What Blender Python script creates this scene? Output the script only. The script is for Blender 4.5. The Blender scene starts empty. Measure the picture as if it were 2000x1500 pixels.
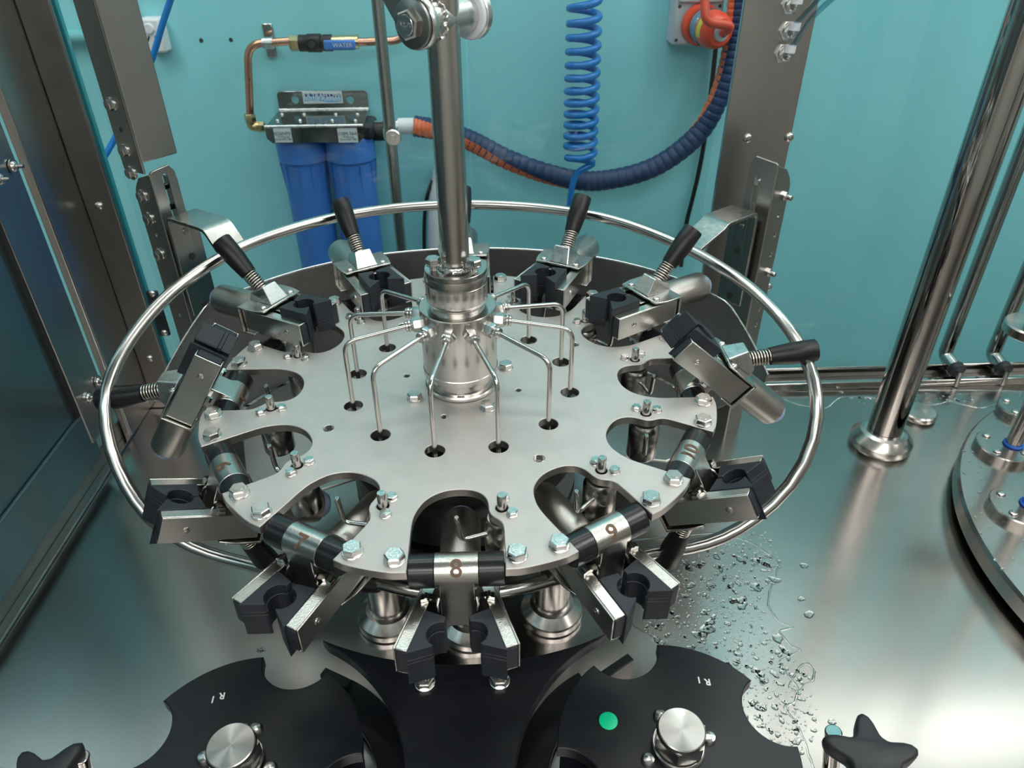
import bpy, bmesh, math, random
from math import sin, cos, pi, radians as rad, sqrt, atan2
from mathutils import Matrix, Vector
random.seed(7)
SC = bpy.context.scene
COL = SC.collection
# ------------------------------------------------------------------ camera
CR = Matrix(((0.99920916,0.02641393,-0.02972121),(-0.03940652,0.55805183,-0.82886988),(-0.00530773,0.82938559,0.55865139)))
CC = Vector((0.0272633,-0.5785477,0.3868903))
FPX = 1424.3361
cd = bpy.data.cameras.new('camera'); cam = bpy.data.objects.new('camera', cd); COL.objects.link(cam)
cam.matrix_world = Matrix.Translation(CC) @ CR.to_4x4()
cd.sensor_width = 36; cd.lens = FPX / 2000 * 36; cd.clip_start = .01
cd.dof.use_dof = True; cd.dof.focus_distance = .66; cd.dof.aperture_fstop = 11
SC.camera = cam
# ------------------------------------------------------------------ world, light, exposure
w = bpy.data.worlds.new('world'); SC.world = w; w.use_nodes = True
w.node_tree.nodes['Background'].inputs[0].default_value = (.75, .85, .9, 1)
w.node_tree.nodes['Background'].inputs[1].default_value = .25
SC.view_settings.view_transform = 'Standard'; SC.view_settings.look = 'None'
SC.view_settings.gamma = 1; SC.view_settings.use_curve_mapping = False
SC.view_settings.exposure = 0.08
LAMP = 9.0
# (x, y, length x, length y) of the strip lamps under the ceiling
LAMPS = [(-.85, -.3, .26, 1.0), (.95, -.35, .26, 1.0), (-.05, -1.1, 1.5, .26), (1.9, -.5, .26, 1.2), (.45, .57, 2.6, .12), (-.05, -1.9, 1.5, .26), (.1, .15, 1.0, .08)]  # the long narrow strip by the back wall is added to brighten it
CEIL = 1.15; ZT = -.27; WY = .75

def ray(x, y):
    return (CR @ Vector(((x-1000)/FPX, -(y-750)/FPX, -1))).normalized()
def atz(x, y, z):
    d = ray(x, y); return CC + d*((z-CC.z)/d.z)
def atr(x, y, az, r):
    'point of a pixel ray on the upright plane facing azimuth az at distance r'
    d = ray(x, y); n = Vector((cos(rad(az)), sin(rad(az)), 0)); return CC + d*((r-CC.dot(n))/d.dot(n))
def aty(x, y, Y):
    d = ray(x, y); return CC + d*((Y-CC.y)/d.y)
def atx(x, y, X):
    d = ray(x, y); return CC + d*((X-CC.x)/d.x)

# ------------------------------------------------------------------ materials
def newmat(name):
    m = bpy.data.materials.new(name); m.use_nodes = True
    nt = m.node_tree; return m, nt, nt.nodes['Principled BSDF']
def coords(nt, scale=(1,1,1), rot=(0,0,0)):
    tc = nt.nodes.new('ShaderNodeTexCoord'); mp = nt.nodes.new('ShaderNodeMapping')
    mp.inputs['Scale'].default_value = scale; mp.inputs['Rotation'].default_value = rot
    nt.links.new(tc.outputs['Object'], mp.inputs[0]); return mp.outputs[0]
def noise(nt, vec, scale, detail=3, rough=.6):
    n = nt.nodes.new('ShaderNodeTexNoise'); n.inputs['Scale'].default_value = scale
    n.inputs['Detail'].default_value = detail; n.inputs['Roughness'].default_value = rough
    nt.links.new(vec, n.inputs['Vector']); return n.outputs['Fac']
def remap(nt, f, a, b, lo=.1, hi=.9):
    r = nt.nodes.new('ShaderNodeMapRange'); r.inputs[1].default_value = lo; r.inputs[2].default_value = hi
    r.inputs[3].default_value = a; r.inputs[4].default_value = b; nt.links.new(f, r.inputs[0]); return r.outputs[0]
def ramp(nt, f, c0, c1, lo=.2, hi=.8):
    r = nt.nodes.new('ShaderNodeValToRGB'); r.color_ramp.elements[0].position = lo; r.color_ramp.elements[1].position = hi
    r.color_ramp.elements[0].color = (*c0, 1); r.color_ramp.elements[1].color = (*c1, 1)
    nt.links.new(f, r.inputs[0]); return r.outputs[0]
def bump(nt, p, f, strength, dist):
    b = nt.nodes.new('ShaderNodeBump'); b.inputs['Strength'].default_value = strength; b.inputs['Distance'].default_value = dist
    nt.links.new(f, b.inputs['Height']); nt.links.new(b.outputs[0], p.inputs['Normal'])
def metal(name, col, rough, nscale=60, stretch=(1,1,1), rvar=.06, bstr=0, bdist=.0002, aniso=0, cvar=.06, metallic=1.0, fine=None):
    m, nt, p = newmat(name)
    p.inputs['Metallic'].default_value = metallic
    v = coords(nt, stretch); n = noise(nt, v, nscale)
    c0 = tuple(max(0, c-cvar*c*2) for c in col); c1 = tuple(min(1, c+cvar*c) for c in col)
    nt.links.new(ramp(nt, n, c0, c1), p.inputs['Base Color'])
    nt.links.new(remap(nt, n, rough-rvar, rough+rvar), p.inputs['Roughness'])
    if bstr:
        bump(nt, p, noise(nt, coords(nt, stretch), fine or nscale*8, 2), bstr, bdist)
    if aniso:
        p.inputs['Anisotropic'].default_value = aniso
        t = nt.nodes.new('ShaderNodeTangent'); t.direction_type = 'RADIAL'; t.axis = 'Z'
        nt.links.new(t.outputs[0], p.inputs['Tangent'])
    return m
def plain(name, col, rough, spec=.5, cvar=0, nscale=40, bstr=0, coat=0, bdist=.0004, stretch=(1,1,1), rvar=0):
    m, nt, p = newmat(name)
    p.inputs['Roughness'].default_value = rough; p.inputs['Specular IOR Level'].default_value = spec
    p.inputs['Coat Weight'].default_value = coat; p.inputs['Coat Roughness'].default_value = .1
    n = noise(nt, coords(nt, stretch), nscale, 4)
    c0 = tuple(c*(1-cvar) for c in col); c1 = tuple(min(1, c*(1+cvar)) for c in col)
    nt.links.new(ramp(nt, n, c0, c1), p.inputs['Base Color'])
    if rvar: nt.links.new(remap(nt, n, rough-rvar, rough+rvar), p.inputs['Roughness'])
    if bstr: bump(nt, p, noise(nt, coords(nt, stretch), nscale*4, 3), bstr, bdist)
    return m
M = {}
M['plate'] = metal('blasted_steel', (.60,.58,.56), .56, 45, cvar=.05, rvar=.05, bstr=.2, bdist=.0001, fine=1500, metallic=.88)
M['knobtop'] = metal('faced_steel', (.42,.41,.39), .24, 30, rvar=.02, aniso=.9, cvar=.02)
M['mirror'] = metal('mirror_bracket_steel', (.30,.31,.30), .12, 30)
M['edge'] = metal('cut_edge_steel', (.42,.40,.38), .38, 60, (1,1,.1))
M['table'] = metal('table_steel', (.41,.385,.365), .21, 4, (1,3,1), rvar=.03, cvar=.025, )
M['sheet'] = metal('sheet_steel', (.46,.445,.425), .3, 14, (1,1,.25), rvar=.05, )
M['sheetdark'] = metal('painted_shade_steel', (.33,.32,.31), .34, 14, rvar=.05, cvar=.1)  # darker copy of the sheet steel, shade put into its colour
M['turned'] = metal('turned_steel', (.55,.53,.505), .2, 45, (1,1,.02), rvar=.02, aniso=.7, cvar=.03)
M['tube'] = metal('bent_tube_steel', (.54,.53,.51), .19, 60, rvar=.04, cvar=.03)
M['polish'] = metal('polished_steel', (.50,.48,.46), .07, 25, (1,1,.1), rvar=.03, cvar=.05)
M['satin'] = metal('satin_steel', (.45,.435,.415), .25, 200, (1,1,.03), rvar=.06, cvar=.1, bstr=.1, bdist=.0001, fine=600)
M['plated'] = metal('plated_steel', (.55,.54,.51), .24, 60, rvar=.04, bstr=.5, bdist=.00022, cvar=.03, fine=900)
M['cast'] = metal('cast_cylinder_steel', (.48,.46,.43), .33, 90, rvar=.05, bstr=.6, bdist=.0002, cvar=.05, fine=1300)
M['bolt'] = metal('bolt_steel', (.62,.61,.59), .2, 120, rvar=.06, cvar=.04, bstr=.3, bdist=.0002, fine=900)
M['zinc'] = metal('bright_zinc', (.66,.67,.66), .28, 80, rvar=.08, cvar=.06)
M['spring'] = metal('spring_steel', (.62,.58,.52), .22, 100)
M['guard'] = metal('guard_steel', (.40,.385,.375), .42, 25, rvar=.05, cvar=.12)
M['tray'] = metal('tray_steel', (.60,.62,.61), .36, 8, rvar=.08, cvar=.08)
M['dark'] = metal('dark_steel', (.10,.10,.10), .35, 30)
M['brass'] = metal('brass', (.72,.55,.30), .25, 60, cvar=.1)
M['copper'] = metal('copper', (.72,.38,.27), .28, 25, rvar=.08, cvar=.12)
M['door'] = metal('teal_reflection_panel', (.20,.30,.33), .2, 3, rvar=.03, cvar=.04, metallic=.85)  # teal reflection put into the base colour of the steel door
M['darkrim'] = plain('dark_seal', (.02,.02,.02), .5)
M['rubber'] = plain('black_rubber', (.013,.017,.025), .52, .5, cvar=.45, nscale=60, bstr=.3, bdist=.0003, rvar=.08)
M['bush'] = plain('black_bushing', (.010,.011,.013), .24, .5, cvar=.2, nscale=60, rvar=.06)
M['grip'] = plain('black_handle', (.007,.007,.008), .40, .4, cvar=.1)
M['knob'] = plain('black_star_knob', (.022,.024,.028), .5, .5, bstr=.3, nscale=300)
M['pom'] = plain('black_guide_plastic', (.0055,.0070,.0105), .36, .45, cvar=.3, nscale=220, bstr=.22, bdist=.0003, stretch=(.04,1,1), rvar=.06)
M['blue'] = plain('blue_housing', (.05,.20,.62), .38, .5, cvar=.06)
M['bluehose'] = plain('blue_polyurethane', (.01,.19,.58), .2, .5, cvar=.05)
M['navy'] = plain('navy_hose', (.007,.035,.11), .5, .5, cvar=.2, nscale=60)
M['orange'] = plain('orange_stripe', (.70,.16,.06), .5, .5, cvar=.1)
M['red'] = plain('orange_red_plug', (.80,.07,.025), .3, .5, cvar=.05)
M['redcable'] = plain('red_cable', (.72,.08,.04), .4)
M['oring'] = plain('blue_oring', (.01,.12,.55), .4)
M['paleblue'] = plain('pale_blue_cap', (.32,.42,.62), .4)
M['white'] = plain('white_plastic', (.72,.74,.78), .35, cvar=.02)
M['greybox'] = plain('grey_enclosure', (.50,.53,.58), .4, cvar=.03)
M['black'] = plain('black_cable', (.008,.008,.009), .4)
M['label'] = plain('label_white', (.66,.72,.76), .4)
M['lblue'] = plain('label_blue', (.10,.42,.75), .4)
M['lnavy'] = plain('label_navy', (.015,.06,.25), .4)
M['ink'] = plain('ink', (.03,.03,.035), .5)
M['etch'] = plain('etched_number', (.13,.075,.045), .5)
M['paint'] = plain('white_paint_mark', (.85,.86,.88), .5)
M['green'] = plain('green_plug', (.0,.55,.27), .4)
M['yellow'] = plain('yellow_label', (.62,.60,.06), .5)
M['wall'] = plain('turquoise_wall_paint', (.26,.66,.72), .38, .4, cvar=.05, nscale=5, bstr=.08, bdist=.001, stretch=(1,1,.35))
M['warmwall'] = plain('warm_grey_wall', (.50,.48,.45), .6, cvar=.05, nscale=5)
M['conduit'] = plain('turquoise_conduit_paint', (.15,.47,.50), .35)
M['ceiling'] = plain('ceiling_white', (.82,.84,.83), .8)
M['floor'] = plain('grey_floor', (.34,.35,.34), .6, cvar=.1)
M['hole'] = plain('painted_hole_shade', (.03,.03,.03), .5)  # shade inside bolt holes, painted as flat dark discs

def glassmat(name, tint, refl=.09, rough=.0, glossmul=1.0):
    m = bpy.data.materials.new(name); m.use_nodes = True; nt = m.node_tree; nt.nodes.clear()
    o = nt.nodes.new('ShaderNodeOutputMaterial'); mx = nt.nodes.new('ShaderNodeMixShader')
    t = nt.nodes.new('ShaderNodeBsdfTransparent'); t.inputs[0].default_value = (*tint, 1)
    g = nt.nodes.new('ShaderNodeBsdfGlossy'); g.inputs['Roughness'].default_value = rough
    fr = nt.nodes.new('ShaderNodeFresnel'); fr.inputs[0].default_value = 1.5
    mt = nt.nodes.new('ShaderNodeMath'); mt.operation = 'MULTIPLY'; mt.inputs[1].default_value = glossmul
    # reflect on the outer face only: light is not bent inside, so the back face must not mirror
    ge = nt.nodes.new('ShaderNodeNewGeometry'); iv = nt.nodes.new('ShaderNodeMath'); iv.operation = 'SUBTRACT'; iv.inputs[0].default_value = 1
    nt.links.new(ge.outputs['Backfacing'], iv.inputs[1]); m2 = nt.nodes.new('ShaderNodeMath'); m2.operation = 'MULTIPLY'
    nt.links.new(fr.outputs[0], mt.inputs[0]); nt.links.new(mt.outputs[0], m2.inputs[0]); nt.links.new(iv.outputs[0], m2.inputs[1]); nt.links.new(m2.outputs[0], mx.inputs[0])
    nt.links.new(t.outputs[0], mx.inputs[1]); nt.links.new(g.outputs[0], mx.inputs[2]); nt.links.new(mx.outputs[0], o.inputs[0])
    return m
M['glass'] = glassmat('clear_panel', (.95,.985,.985), rough=.02)
m, nt, p = newmat('water'); p.inputs['Base Color'].default_value = (.97,1,.99,1); p.inputs['Roughness'].default_value = .0; p.inputs['Transmission Weight'].default_value = 1; p.inputs['IOR'].default_value = 1.33
M['water'] = m
M['tubing'] = glassmat('clear_tubing', (.55,.72,.80), rough=.05, glossmul=2)
m, nt, p = newmat('glass_edge'); p.inputs['Base Color'].default_value = (.03,.26,.30,1); p.inputs['Roughness'].default_value = .1
M['glassedge'] = m
m, nt, p = newmat('lamp_diffuser'); p.inputs['Emission Color'].default_value = (1,.975,.93,1); p.inputs['Emission Strength'].default_value = LAMP
M['lamp'] = m

# ------------------------------------------------------------------ mesh helpers
def rotz(a): return Matrix.Rotation(a, 4, 'Z')
def T(x, y=0, z=0): return Matrix.Translation(Vector((x, y, z)) if not isinstance(x, Vector) else x)
def align(d, up=Vector((0,0,1))):
    "rotation whose local z runs along d"
    z = Vector(d).normalized()
    u = Vector(up) if abs(z.dot(Vector(up))) < .99 else Vector((1,0,0))
    x = u.cross(z).normalized(); y = z.cross(x)
    return Matrix((x, y, z)).transposed().to_4x4()
class B:
    def __init__(s): s.v = []; s.f = []
    def add(s, vs, fs, m=None):
        o = len(s.v)
        for q in vs:
            q = Vector(q); s.v.append(m @ q if m else q)
        s.f += [tuple(i+o for i in f) for f in fs]; return s
    def box(s, x0, x1, y0, y1, z0, z1, m=None):
        vs = [(x,y,z) for z in (z0,z1) for y in (y0,y1) for x in (x0,x1)]
        return s.add(vs, [(0,2,3,1),(4,5,7,6),(0,1,5,4),(2,6,7,3),(0,4,6,2),(1,3,7,5)], m)
    def prism(s, poly, z0, z1, m=None, scale=1.0):
        n = len(poly)
        A = sum(poly[i][0]*poly[(i+1)%n][1]-poly[(i+1)%n][0]*poly[i][1] for i in range(n))
        if A < 0: poly = poly[::-1]
        vs = [(x,y,z0) for x,y in poly]+[(x*scale,y*scale,z1) for x,y in poly]
        fs = [tuple(range(n))[::-1], tuple(range(n,2*n))]+[(i,(i+1)%n,n+(i+1)%n,n+i) for i in range(n)]
        return s.add(vs, fs, m)
    def lathe(s, prof, n=48, m=None):
        "profile (r, z) listed upward; closed with caps where r > 0 at an end"
        vs = []; fs = []
        for r, z in prof:
            vs += [(r*cos(2*pi*i/n), r*sin(2*pi*i/n), z) for i in range(n)]
        k = len(prof)
        for j in range(k-1):
            for i in range(n):
                a = j*n+i; b = j*n+(i+1)%n; fs.append((a, b, b+n, a+n))
        fs.append(tuple(range(n))[::-1]); fs.append(tuple(range((k-1)*n, k*n)))
        return s.add(vs, fs, m)
    def cyl(s, p, q, r, n=24, r2=None):
        p = Vector(p); q = Vector(q)
        return s.lathe([(r,0),(r2 if r2 is not None else r,(q-p).length)], n, T(p) @ align(q-p))
    def tube(s, path, r, n=14, closed=False, rfun=None):
        P = [Vector(q) for q in path]; k = len(P)
        tan = []
        for i in range(k):
            a = P[(i-1) % k] if (closed or i) else P[0]; b = P[(i+1) % k] if (closed or i < k-1) else P[-1]
            tan.append((b-a).normalized())
        up = Vector((0,0,1)) if abs(tan[0].z) < .9 else Vector((1,0,0))
        nx = (up-tan[0]*up.dot(tan[0])).normalized(); vs = []
        for i in range(k):
            nx = (nx-tan[i]*nx.dot(tan[i])).normalized(); ny = tan[i].cross(nx)
            rr = rfun(i) if rfun else r
            vs += [P[i]+(nx*cos(2*pi*j/n)+ny*sin(2*pi*j/n))*rr for j in range(n)]
        fs = []
        for i in range(k if closed else k-1):
            for j in range(n):
                a = i*n+j; b = i*n+(j+1)%n; c = ((i+1)%k)*n+j; d = ((i+1)%k)*n+(j+1)%n
                fs.append((a,b,d,c))
        if not closed: fs += [tuple(range(n))[::-1], tuple(range((k-1)*n, k*n))]
        return s.add(vs, fs)
    def hexa(s, r, z0, z1, m=None, ch=.12):
        "hexagon head with a chamfered top, r across corners"
        P = [(cos(pi/3*i), sin(pi/3*i)) for i in range(6)]
        n = 24; vs = [(x*r,y*r,z0) for x,y in P]
        fs = [(5,4,3,2,1,0)]
        zc = z1-(z1-z0)*.18
        vs += [(x*r,y*r,zc) for x,y in P]; fs += [(i,(i+1)%6,6+(i+1)%6,6+i) for i in range(6)]
        vs += [(x*r*.87,y*r*.87,z1) for x,y in P]; fs += [(6+i,6+(i+1)%6,12+(i+1)%6,12+i) for i in range(6)]
        fs += [tuple(range(12,18))]
        return s.add(vs, fs, m)
    def mesh(s, name, mat, smooth=38):
        me = bpy.data.meshes.new(name); me.from_pydata([tuple(v) for v in s.v], [], s.f); me.validate()
        me.materials.append(mat if isinstance(mat, bpy.types.Material) else M[mat])
        if smooth:
            me.shade_smooth(); me.set_sharp_from_angle(angle=rad(smooth))
        return me
    def build(s, name, mat, parent=None, smooth=38, bevel=0, loc=None):
        return obj(name, s.mesh(name, mat, smooth), parent, bevel)
def obj(name, me, parent=None, bevel=0, mw=None):
    o = bpy.data.objects.new(name, me); COL.objects.link(o)
    if parent: o.parent = parent
    if mw: o.matrix_basis = mw
    if bevel:
        b = o.modifiers.new('bevel', 'BEVEL'); b.width = bevel; b.segments = 2; b.limit_method = 'ANGLE'; b.angle_limit = rad(40)
        b.harden_normals = False
    return o
def tag(o, label=None, cat=None, group=None, kind=None):
    if label: o['label'] = label
    if cat: o['category'] = cat
    if group: o['group'] = group
    if kind: o['kind'] = kind
    return o
def empty(name, mw, label, cat, group=None):
    o = bpy.data.objects.new(name, None); COL.objects.link(o); o.empty_display_size = .01
    o.matrix_basis = mw if isinstance(mw, Matrix) else T(*mw)
    return tag(o, label, cat, group)
def bend(pts, r, n=7):
    "polyline with rounded corners of radius r"
    P = [Vector(p) for p in pts]; out = [P[0]]
    for i in range(1, len(P)-1):
        a = (P[i-1]-P[i]).normalized(); b = (P[i+1]-P[i]).normalized()
        th = a.angle(b); t = min(r/math.tan(th/2), (P[i-1]-P[i]).length*.48, (P[i+1]-P[i]).length*.48)
        p0 = P[i]+a*t; p1 = P[i]+b*t
        for k in range(n+1):
            u = k/n; out.append(p0*(1-u)**2+P[i]*2*u*(1-u)+p1*u*u)
    out.append(P[-1]); return out
def spline(pts, n=8):
    P = [Vector(p) for p in pts]; out = []
    P = [P[0]*2-P[1]]+P+[P[-1]*2-P[-2]]
    for i in range(1, len(P)-2):
        for k in range(n):
            t = k/n; a, b, c, d = P[i-1:i+3]
            out.append(.5*((2*b)+(c-a)*t+(2*a-5*b+4*c-d)*t*t+(3*b-a-3*c+d)*t**3))
    out.append(P[-2]); return out
def circ(cx, cy, r, n=24, a0=0): return [(cx+r*cos(a0+2*pi*i/n), cy+r*sin(a0+2*pi*i/n)) for i in range(n)]
def sheet(loops, z0, z1, name, mat, bev=.0004, smooth=22, side=None):
    "flat plate cut from an outline and holes; returns mesh data"
    cu = bpy.data.curves.new(name, 'CURVE'); cu.dimensions = '2D'; cu.fill_mode = 'BOTH'
    for L in loops:
        sp = cu.splines.new('POLY'); sp.points.add(len(L)-1); sp.use_cyclic_u = True
        for q, (x, y) in zip(sp.points, L): q.co = (x, y, 0, 1)
    cu.extrude = max((z1-z0)/2-bev, 1e-5); cu.bevel_depth = bev; cu.bevel_resolution = 0; cu.offset = -bev
    t = bpy.data.objects.new('tmp', cu); COL.objects.link(t)
    dg = bpy.context.evaluated_depsgraph_get(); me = bpy.data.meshes.new_from_object(t.evaluated_get(dg))
    bpy.data.objects.remove(t); bpy.data.curves.remove(cu)
    me.name = name; me.transform(T(0, 0, (z0+z1)/2)); me.materials.clear(); me.materials.append(M[mat])
    bm = bmesh.new(); bm.from_mesh(me); bmesh.ops.remove_doubles(bm, verts=bm.verts, dist=1e-6); bm.to_mesh(me); bm.free()
    if side:
        me.materials.append(M[side])
        for f in me.polygons: f.material_index = 1 if abs(f.normal.z) < .5 else 0
    me.shade_smooth(); me.set_sharp_from_angle(angle=rad(smooth)); return me
def text(s, size, mat, mapf=None, ext=.0001, name='lettering', bold=.0):
    cu = bpy.data.curves.new(name, 'FONT'); cu.body = s; cu.size = size; cu.extrude = ext; cu.align_x = 'CENTER'; cu.align_y = 'CENTER'
    cu.offset = bold*size
    t = bpy.data.objects.new('tmp', cu); COL.objects.link(t)
    dg = bpy.context.evaluated_depsgraph_get(); me = bpy.data.meshes.new_from_object(t.evaluated_get(dg))
    bpy.data.objects.remove(t); bpy.data.curves.remove(cu)
    if mapf:
        bm = bmesh.new(); bm.from_mesh(me)
        bmesh.ops.triangulate(bm, faces=bm.faces); bmesh.ops.subdivide_edges(bm, edges=bm.edges, cuts=4, use_grid_fill=False)
        for v in bm.verts: v.co = mapf(v.co)
        bm.to_mesh(me); bm.free()
    me.name = name; me.materials.clear(); me.materials.append(M[mat]); return me
def bolt(r, h, wr, wt, name_mat='bolt'):
    "hex head on a washer, seated at z = 0"
    b = B(); b.lathe([(wr,0),(wr,wt*.7),(wr*.94,wt)], 32); b.hexa(r, wt, wt+h)
    b.lathe([(r*.55,wt+h-.0001),(r*.5,wt+h+.00015)], 18)
    return b
def screwhead(r, h):
    b = B(); b.lathe([(r,0),(r*.95,h*.5),(r*.7,h*.9),(r*.4,h)], 20); b.lathe([(r*.38,h*.9),(r*.3,h*1.15)], 6); return b

# ================================================================== SETTING
def struct(b, name, mat, **k): return tag(b.build(name, mat, **k), kind='structure')
RX0, RX1, RY0, FZ = -1.7, 2.6, -2.4, -1.05
struct(B().box(RX0, RX1, WY, WY+.05, FZ, CEIL), 'wall_back', 'wall')
struct(B().box(RX0-.05, RX0, RY0, WY, FZ, CEIL), 'wall_left', 'warmwall')
struct(B().box(RX1, RX1+.05, RY0, WY, FZ, CEIL), 'wall_right', 'warmwall')
struct(B().box(RX0, RX1, RY0-.05, RY0, FZ, CEIL), 'wall_front', 'warmwall')
struct(B().box(RX0-.05, RX1+.05, RY0-.05, WY+.05, CEIL, CEIL+.03), 'ceiling', 'ceiling')
struct(B().box(RX0-.05, RX1+.05, RY0-.05, WY+.05, FZ-.03, FZ), 'floor', 'floor')
for i, (x, y, lx, ly) in enumerate(LAMPS):
    e = empty('ceiling_light', (x, y, CEIL), 'strip light fixed under the ceiling above the machine, '+('left of the carousel','right of the carousel','in front, nearer the machine','far right','added to brighten the back wall','in front, farthest','right above the carousel')[i], 'light', 'strip lights under the ceiling')
    B().box(-lx/2-.008, lx/2+.008, -ly/2-.008, ly/2+.008, -.02, 0).build('light_housing', 'white', e)
    B().box(-lx/2, lx/2, -ly/2, ly/2, -.026, -.02).build('diffuser', 'lamp', e)
# ------------------------------------------------------------------ machine deck and enclosure frame
t = empty('machine_deck', (0, 0, ZT), 'wide brushed stainless steel deck that the machine stands on', 'table')
B().box(-.53, 2.2, -1.0, .42, -.012, 0).build('deck_sheet', 'table', t)
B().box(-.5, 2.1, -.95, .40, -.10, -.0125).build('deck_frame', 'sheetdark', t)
for x in (-.42, 2.0):
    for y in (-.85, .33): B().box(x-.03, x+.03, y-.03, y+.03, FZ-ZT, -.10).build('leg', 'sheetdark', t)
XS = -.497
t = empty('back_frame', (0, .37, ZT), 'steel sill and upright strip along the back of the enclosure', 'machine frame')
B().box(-.50, 2.1, -.015, -.004, .0005, .0135).build('sill_bar', 'polish', t, bevel=.0015)
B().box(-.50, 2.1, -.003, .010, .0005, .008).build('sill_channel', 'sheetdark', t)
B().box(-.50, 2.1, .0105, .014, .0005, .026).build('sill_lip', 'polish', t, bevel=.001)
# side sill
t = empty('side_frame', (XS, -.3, ZT), 'steel sill and edge strip along the left side of the deck', 'machine frame')
B().box(-.012, 0, -.6, .66, .0005, .004).build('edge_strip', 'polish', t, bevel=.0008)
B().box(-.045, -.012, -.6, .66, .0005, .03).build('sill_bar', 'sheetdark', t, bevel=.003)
B().box(-.050, -.0455, -.6, .66, .030, .05).build('seal_strip', 'darkrim', t)
# corner post, back left
t = empty('corner_post', (XS, .37, ZT), 'broad folded stainless corner post at the back left of the enclosure', 'post')
B().box(-.012, .0, -.088, .0, .0005, 1.35).build('side_face', 'sheet', t, bevel=.0025)
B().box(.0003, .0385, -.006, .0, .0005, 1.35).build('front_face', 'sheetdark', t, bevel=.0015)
for z in (.32, .62, .9, .085):
    s = screwhead(.0058, .004); o = s.build('screw', 'bolt', t); o.matrix_basis = T(.019, -.006, z) @ Matrix.Rotation(pi/2, 4, 'X')
# left door with its frame
t = empty('side_door', (XS-.006, .2, ZT), 'side door panel coloured with a teal reflection, in a brushed frame left of the machine', 'door')
B().box(-.006, .002, .005, .066, .055, 1.35).build('post_cover', 'sheet', t, bevel=.001)
B().box(-.008, .001, -.006, .0045, .055, 1.35).build('hinge_seam', 'darkrim', t)
B().box(-.008, .003, .0, .045, .055, 1.35).build('frame_strip', 'sheet', t, bevel=.001)
B().box(-.012, -.004, -.85, .012, .03, 1.35).build('door_panel', 'door', t)
B().box(-.003, .0015, -.85, .010, .03, .10).build('lower_rail', 'door', t, bevel=.001)
for (px, py) in ((30, 325), (195, 745), (176, 776), (3, 350)):
    q = atx(px, py, XS)
    b = screwhead(.0062, .004); b.cyl((0,0,0), (0,0,.011), .0022, 12); b.lathe([(.0085,-.001),(.0085,.0006)], 24)
    o = b.build('cap_screw', 'bolt', t); o.matrix_basis = T(q-Vector((XS-.006,.2,ZT))+Vector((-.002,0,0))) @ Matrix.Rotation(pi/2, 4, 'Y')
# right post plate with fittings, stands on the sill at y .37
YP = .372
p0, p1 = aty(1455, 0, YP), aty(1600, 0, YP)
t = empty('flat_post', (.40, YP, ZT+.014), 'flat stainless post at the back right with push-in fittings', 'post')
B().box(p0.x-.40, p1.x-.40, 0, .008, 0, 1.33).build('post_plate', 'sheet', t, bevel=.001)
for px, py, n in ((1460, 270, 0), (1541, 268, 0), (1500, 560, 0)):
    q = aty(px, py, YP); o = screwhead(.0062, .004).build('screw', 'bolt', t); o.matrix_basis = T(q-Vector((.40, YP, ZT+.014))) @ Matrix.Rotation(pi/2, 4, 'X')
# glass edge strips beside the posts
for x0, x1, nm, lb in ((aty(1413, 390, .385).x, aty(1422, 390, .385).x, 'glass_edge_strip', 'bright teal glass edge running up beside the flat right post'),
                   (aty(100, 0, .385).x, aty(110, 0, .385).x, 'glass_edge_strip', 'dark teal glass edge running up beside the left corner post')):
    o = B().box(x0, x1, .381, .389, ZT+.027, 1.05).build(nm, 'glassedge', bevel=.0008); tag(o, lb, 'glass edge')
for x0, x1, lb in ((-.445, .008, 'clear enclosure panel behind the carousel, left of the joint'), (.0105, .328, 'clear enclosure panel behind the carousel, between joint and flat post'),
                   (.43, 2.05, 'clear enclosure panel at the back right behind the pull handles')):
    o = B().box(x0, x1, .384, .3865, ZT+.027, 1.05).build('glass_screen', 'glass', smooth=0); tag(o, lb, 'glass panel')
# round glazing rod with clamp
q = aty(737, 0, .397)
t = empty('glazing_rod', (q.x, .397, ZT), 'round steel rod with a disc clamp holding the back panel', 'rod')
B().lathe([(.0075, .01), (.0075, 1.35)], 28).build('rod', 'satin', t)
qc = aty(768, 268, .38); b = B()
b.lathe([(.0105,0),(.0105,.003),(.009,.0045)], 28); b.lathe([(.0042,.0045),(.0038,.006)], 6)
o = b.build('clamp_disc', 'bolt', t); o.matrix_basis = T(qc-Vector((q.x, .397, ZT))) @ Matrix.Rotation(pi/2, 4, 'X')
b = B(); b.cyl((0, qc.y-.397+.004, qc.z-ZT), (0, -.004, qc.z-ZT), .005, 16); b.lathe([(.0085,qc.z-ZT-.007),(.0095,qc.z-ZT-.003),(.0095,qc.z-ZT+.003),(.0085,qc.z-ZT+.007)], 24); b.build('clamp_body', 'bolt', t)
# ------------------------------------------------------------------ tall polished post with foot, right
q = atz(1718, 866, ZT); q.z = ZT
t = empty('polished_post', q, 'thick mirror-polished round post standing on a conical foot', 'post')
B().lathe([(.0228, .012), (.0228, 1.35)], 64).build('tube', 'polish', t)
B().lathe([(.0400,0),(.0410,.0035),(.0410,.0115),(.0390,.014),(.0310,.0225),(.0255,.0250),(.0230,.025)], 64).build('foot', 'turned', t, smooth=16)
q2 = atz(1793, 812, ZT); q2.z = ZT
o = B().lathe([(.0235,0),(.0245,.002),(.0245,.008),(.0225,.010)], 48).build('deck_cap', 'turned'); o.location = q2
tag(o, 'round low steel cap on the deck behind the polished post', 'cap')
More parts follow.
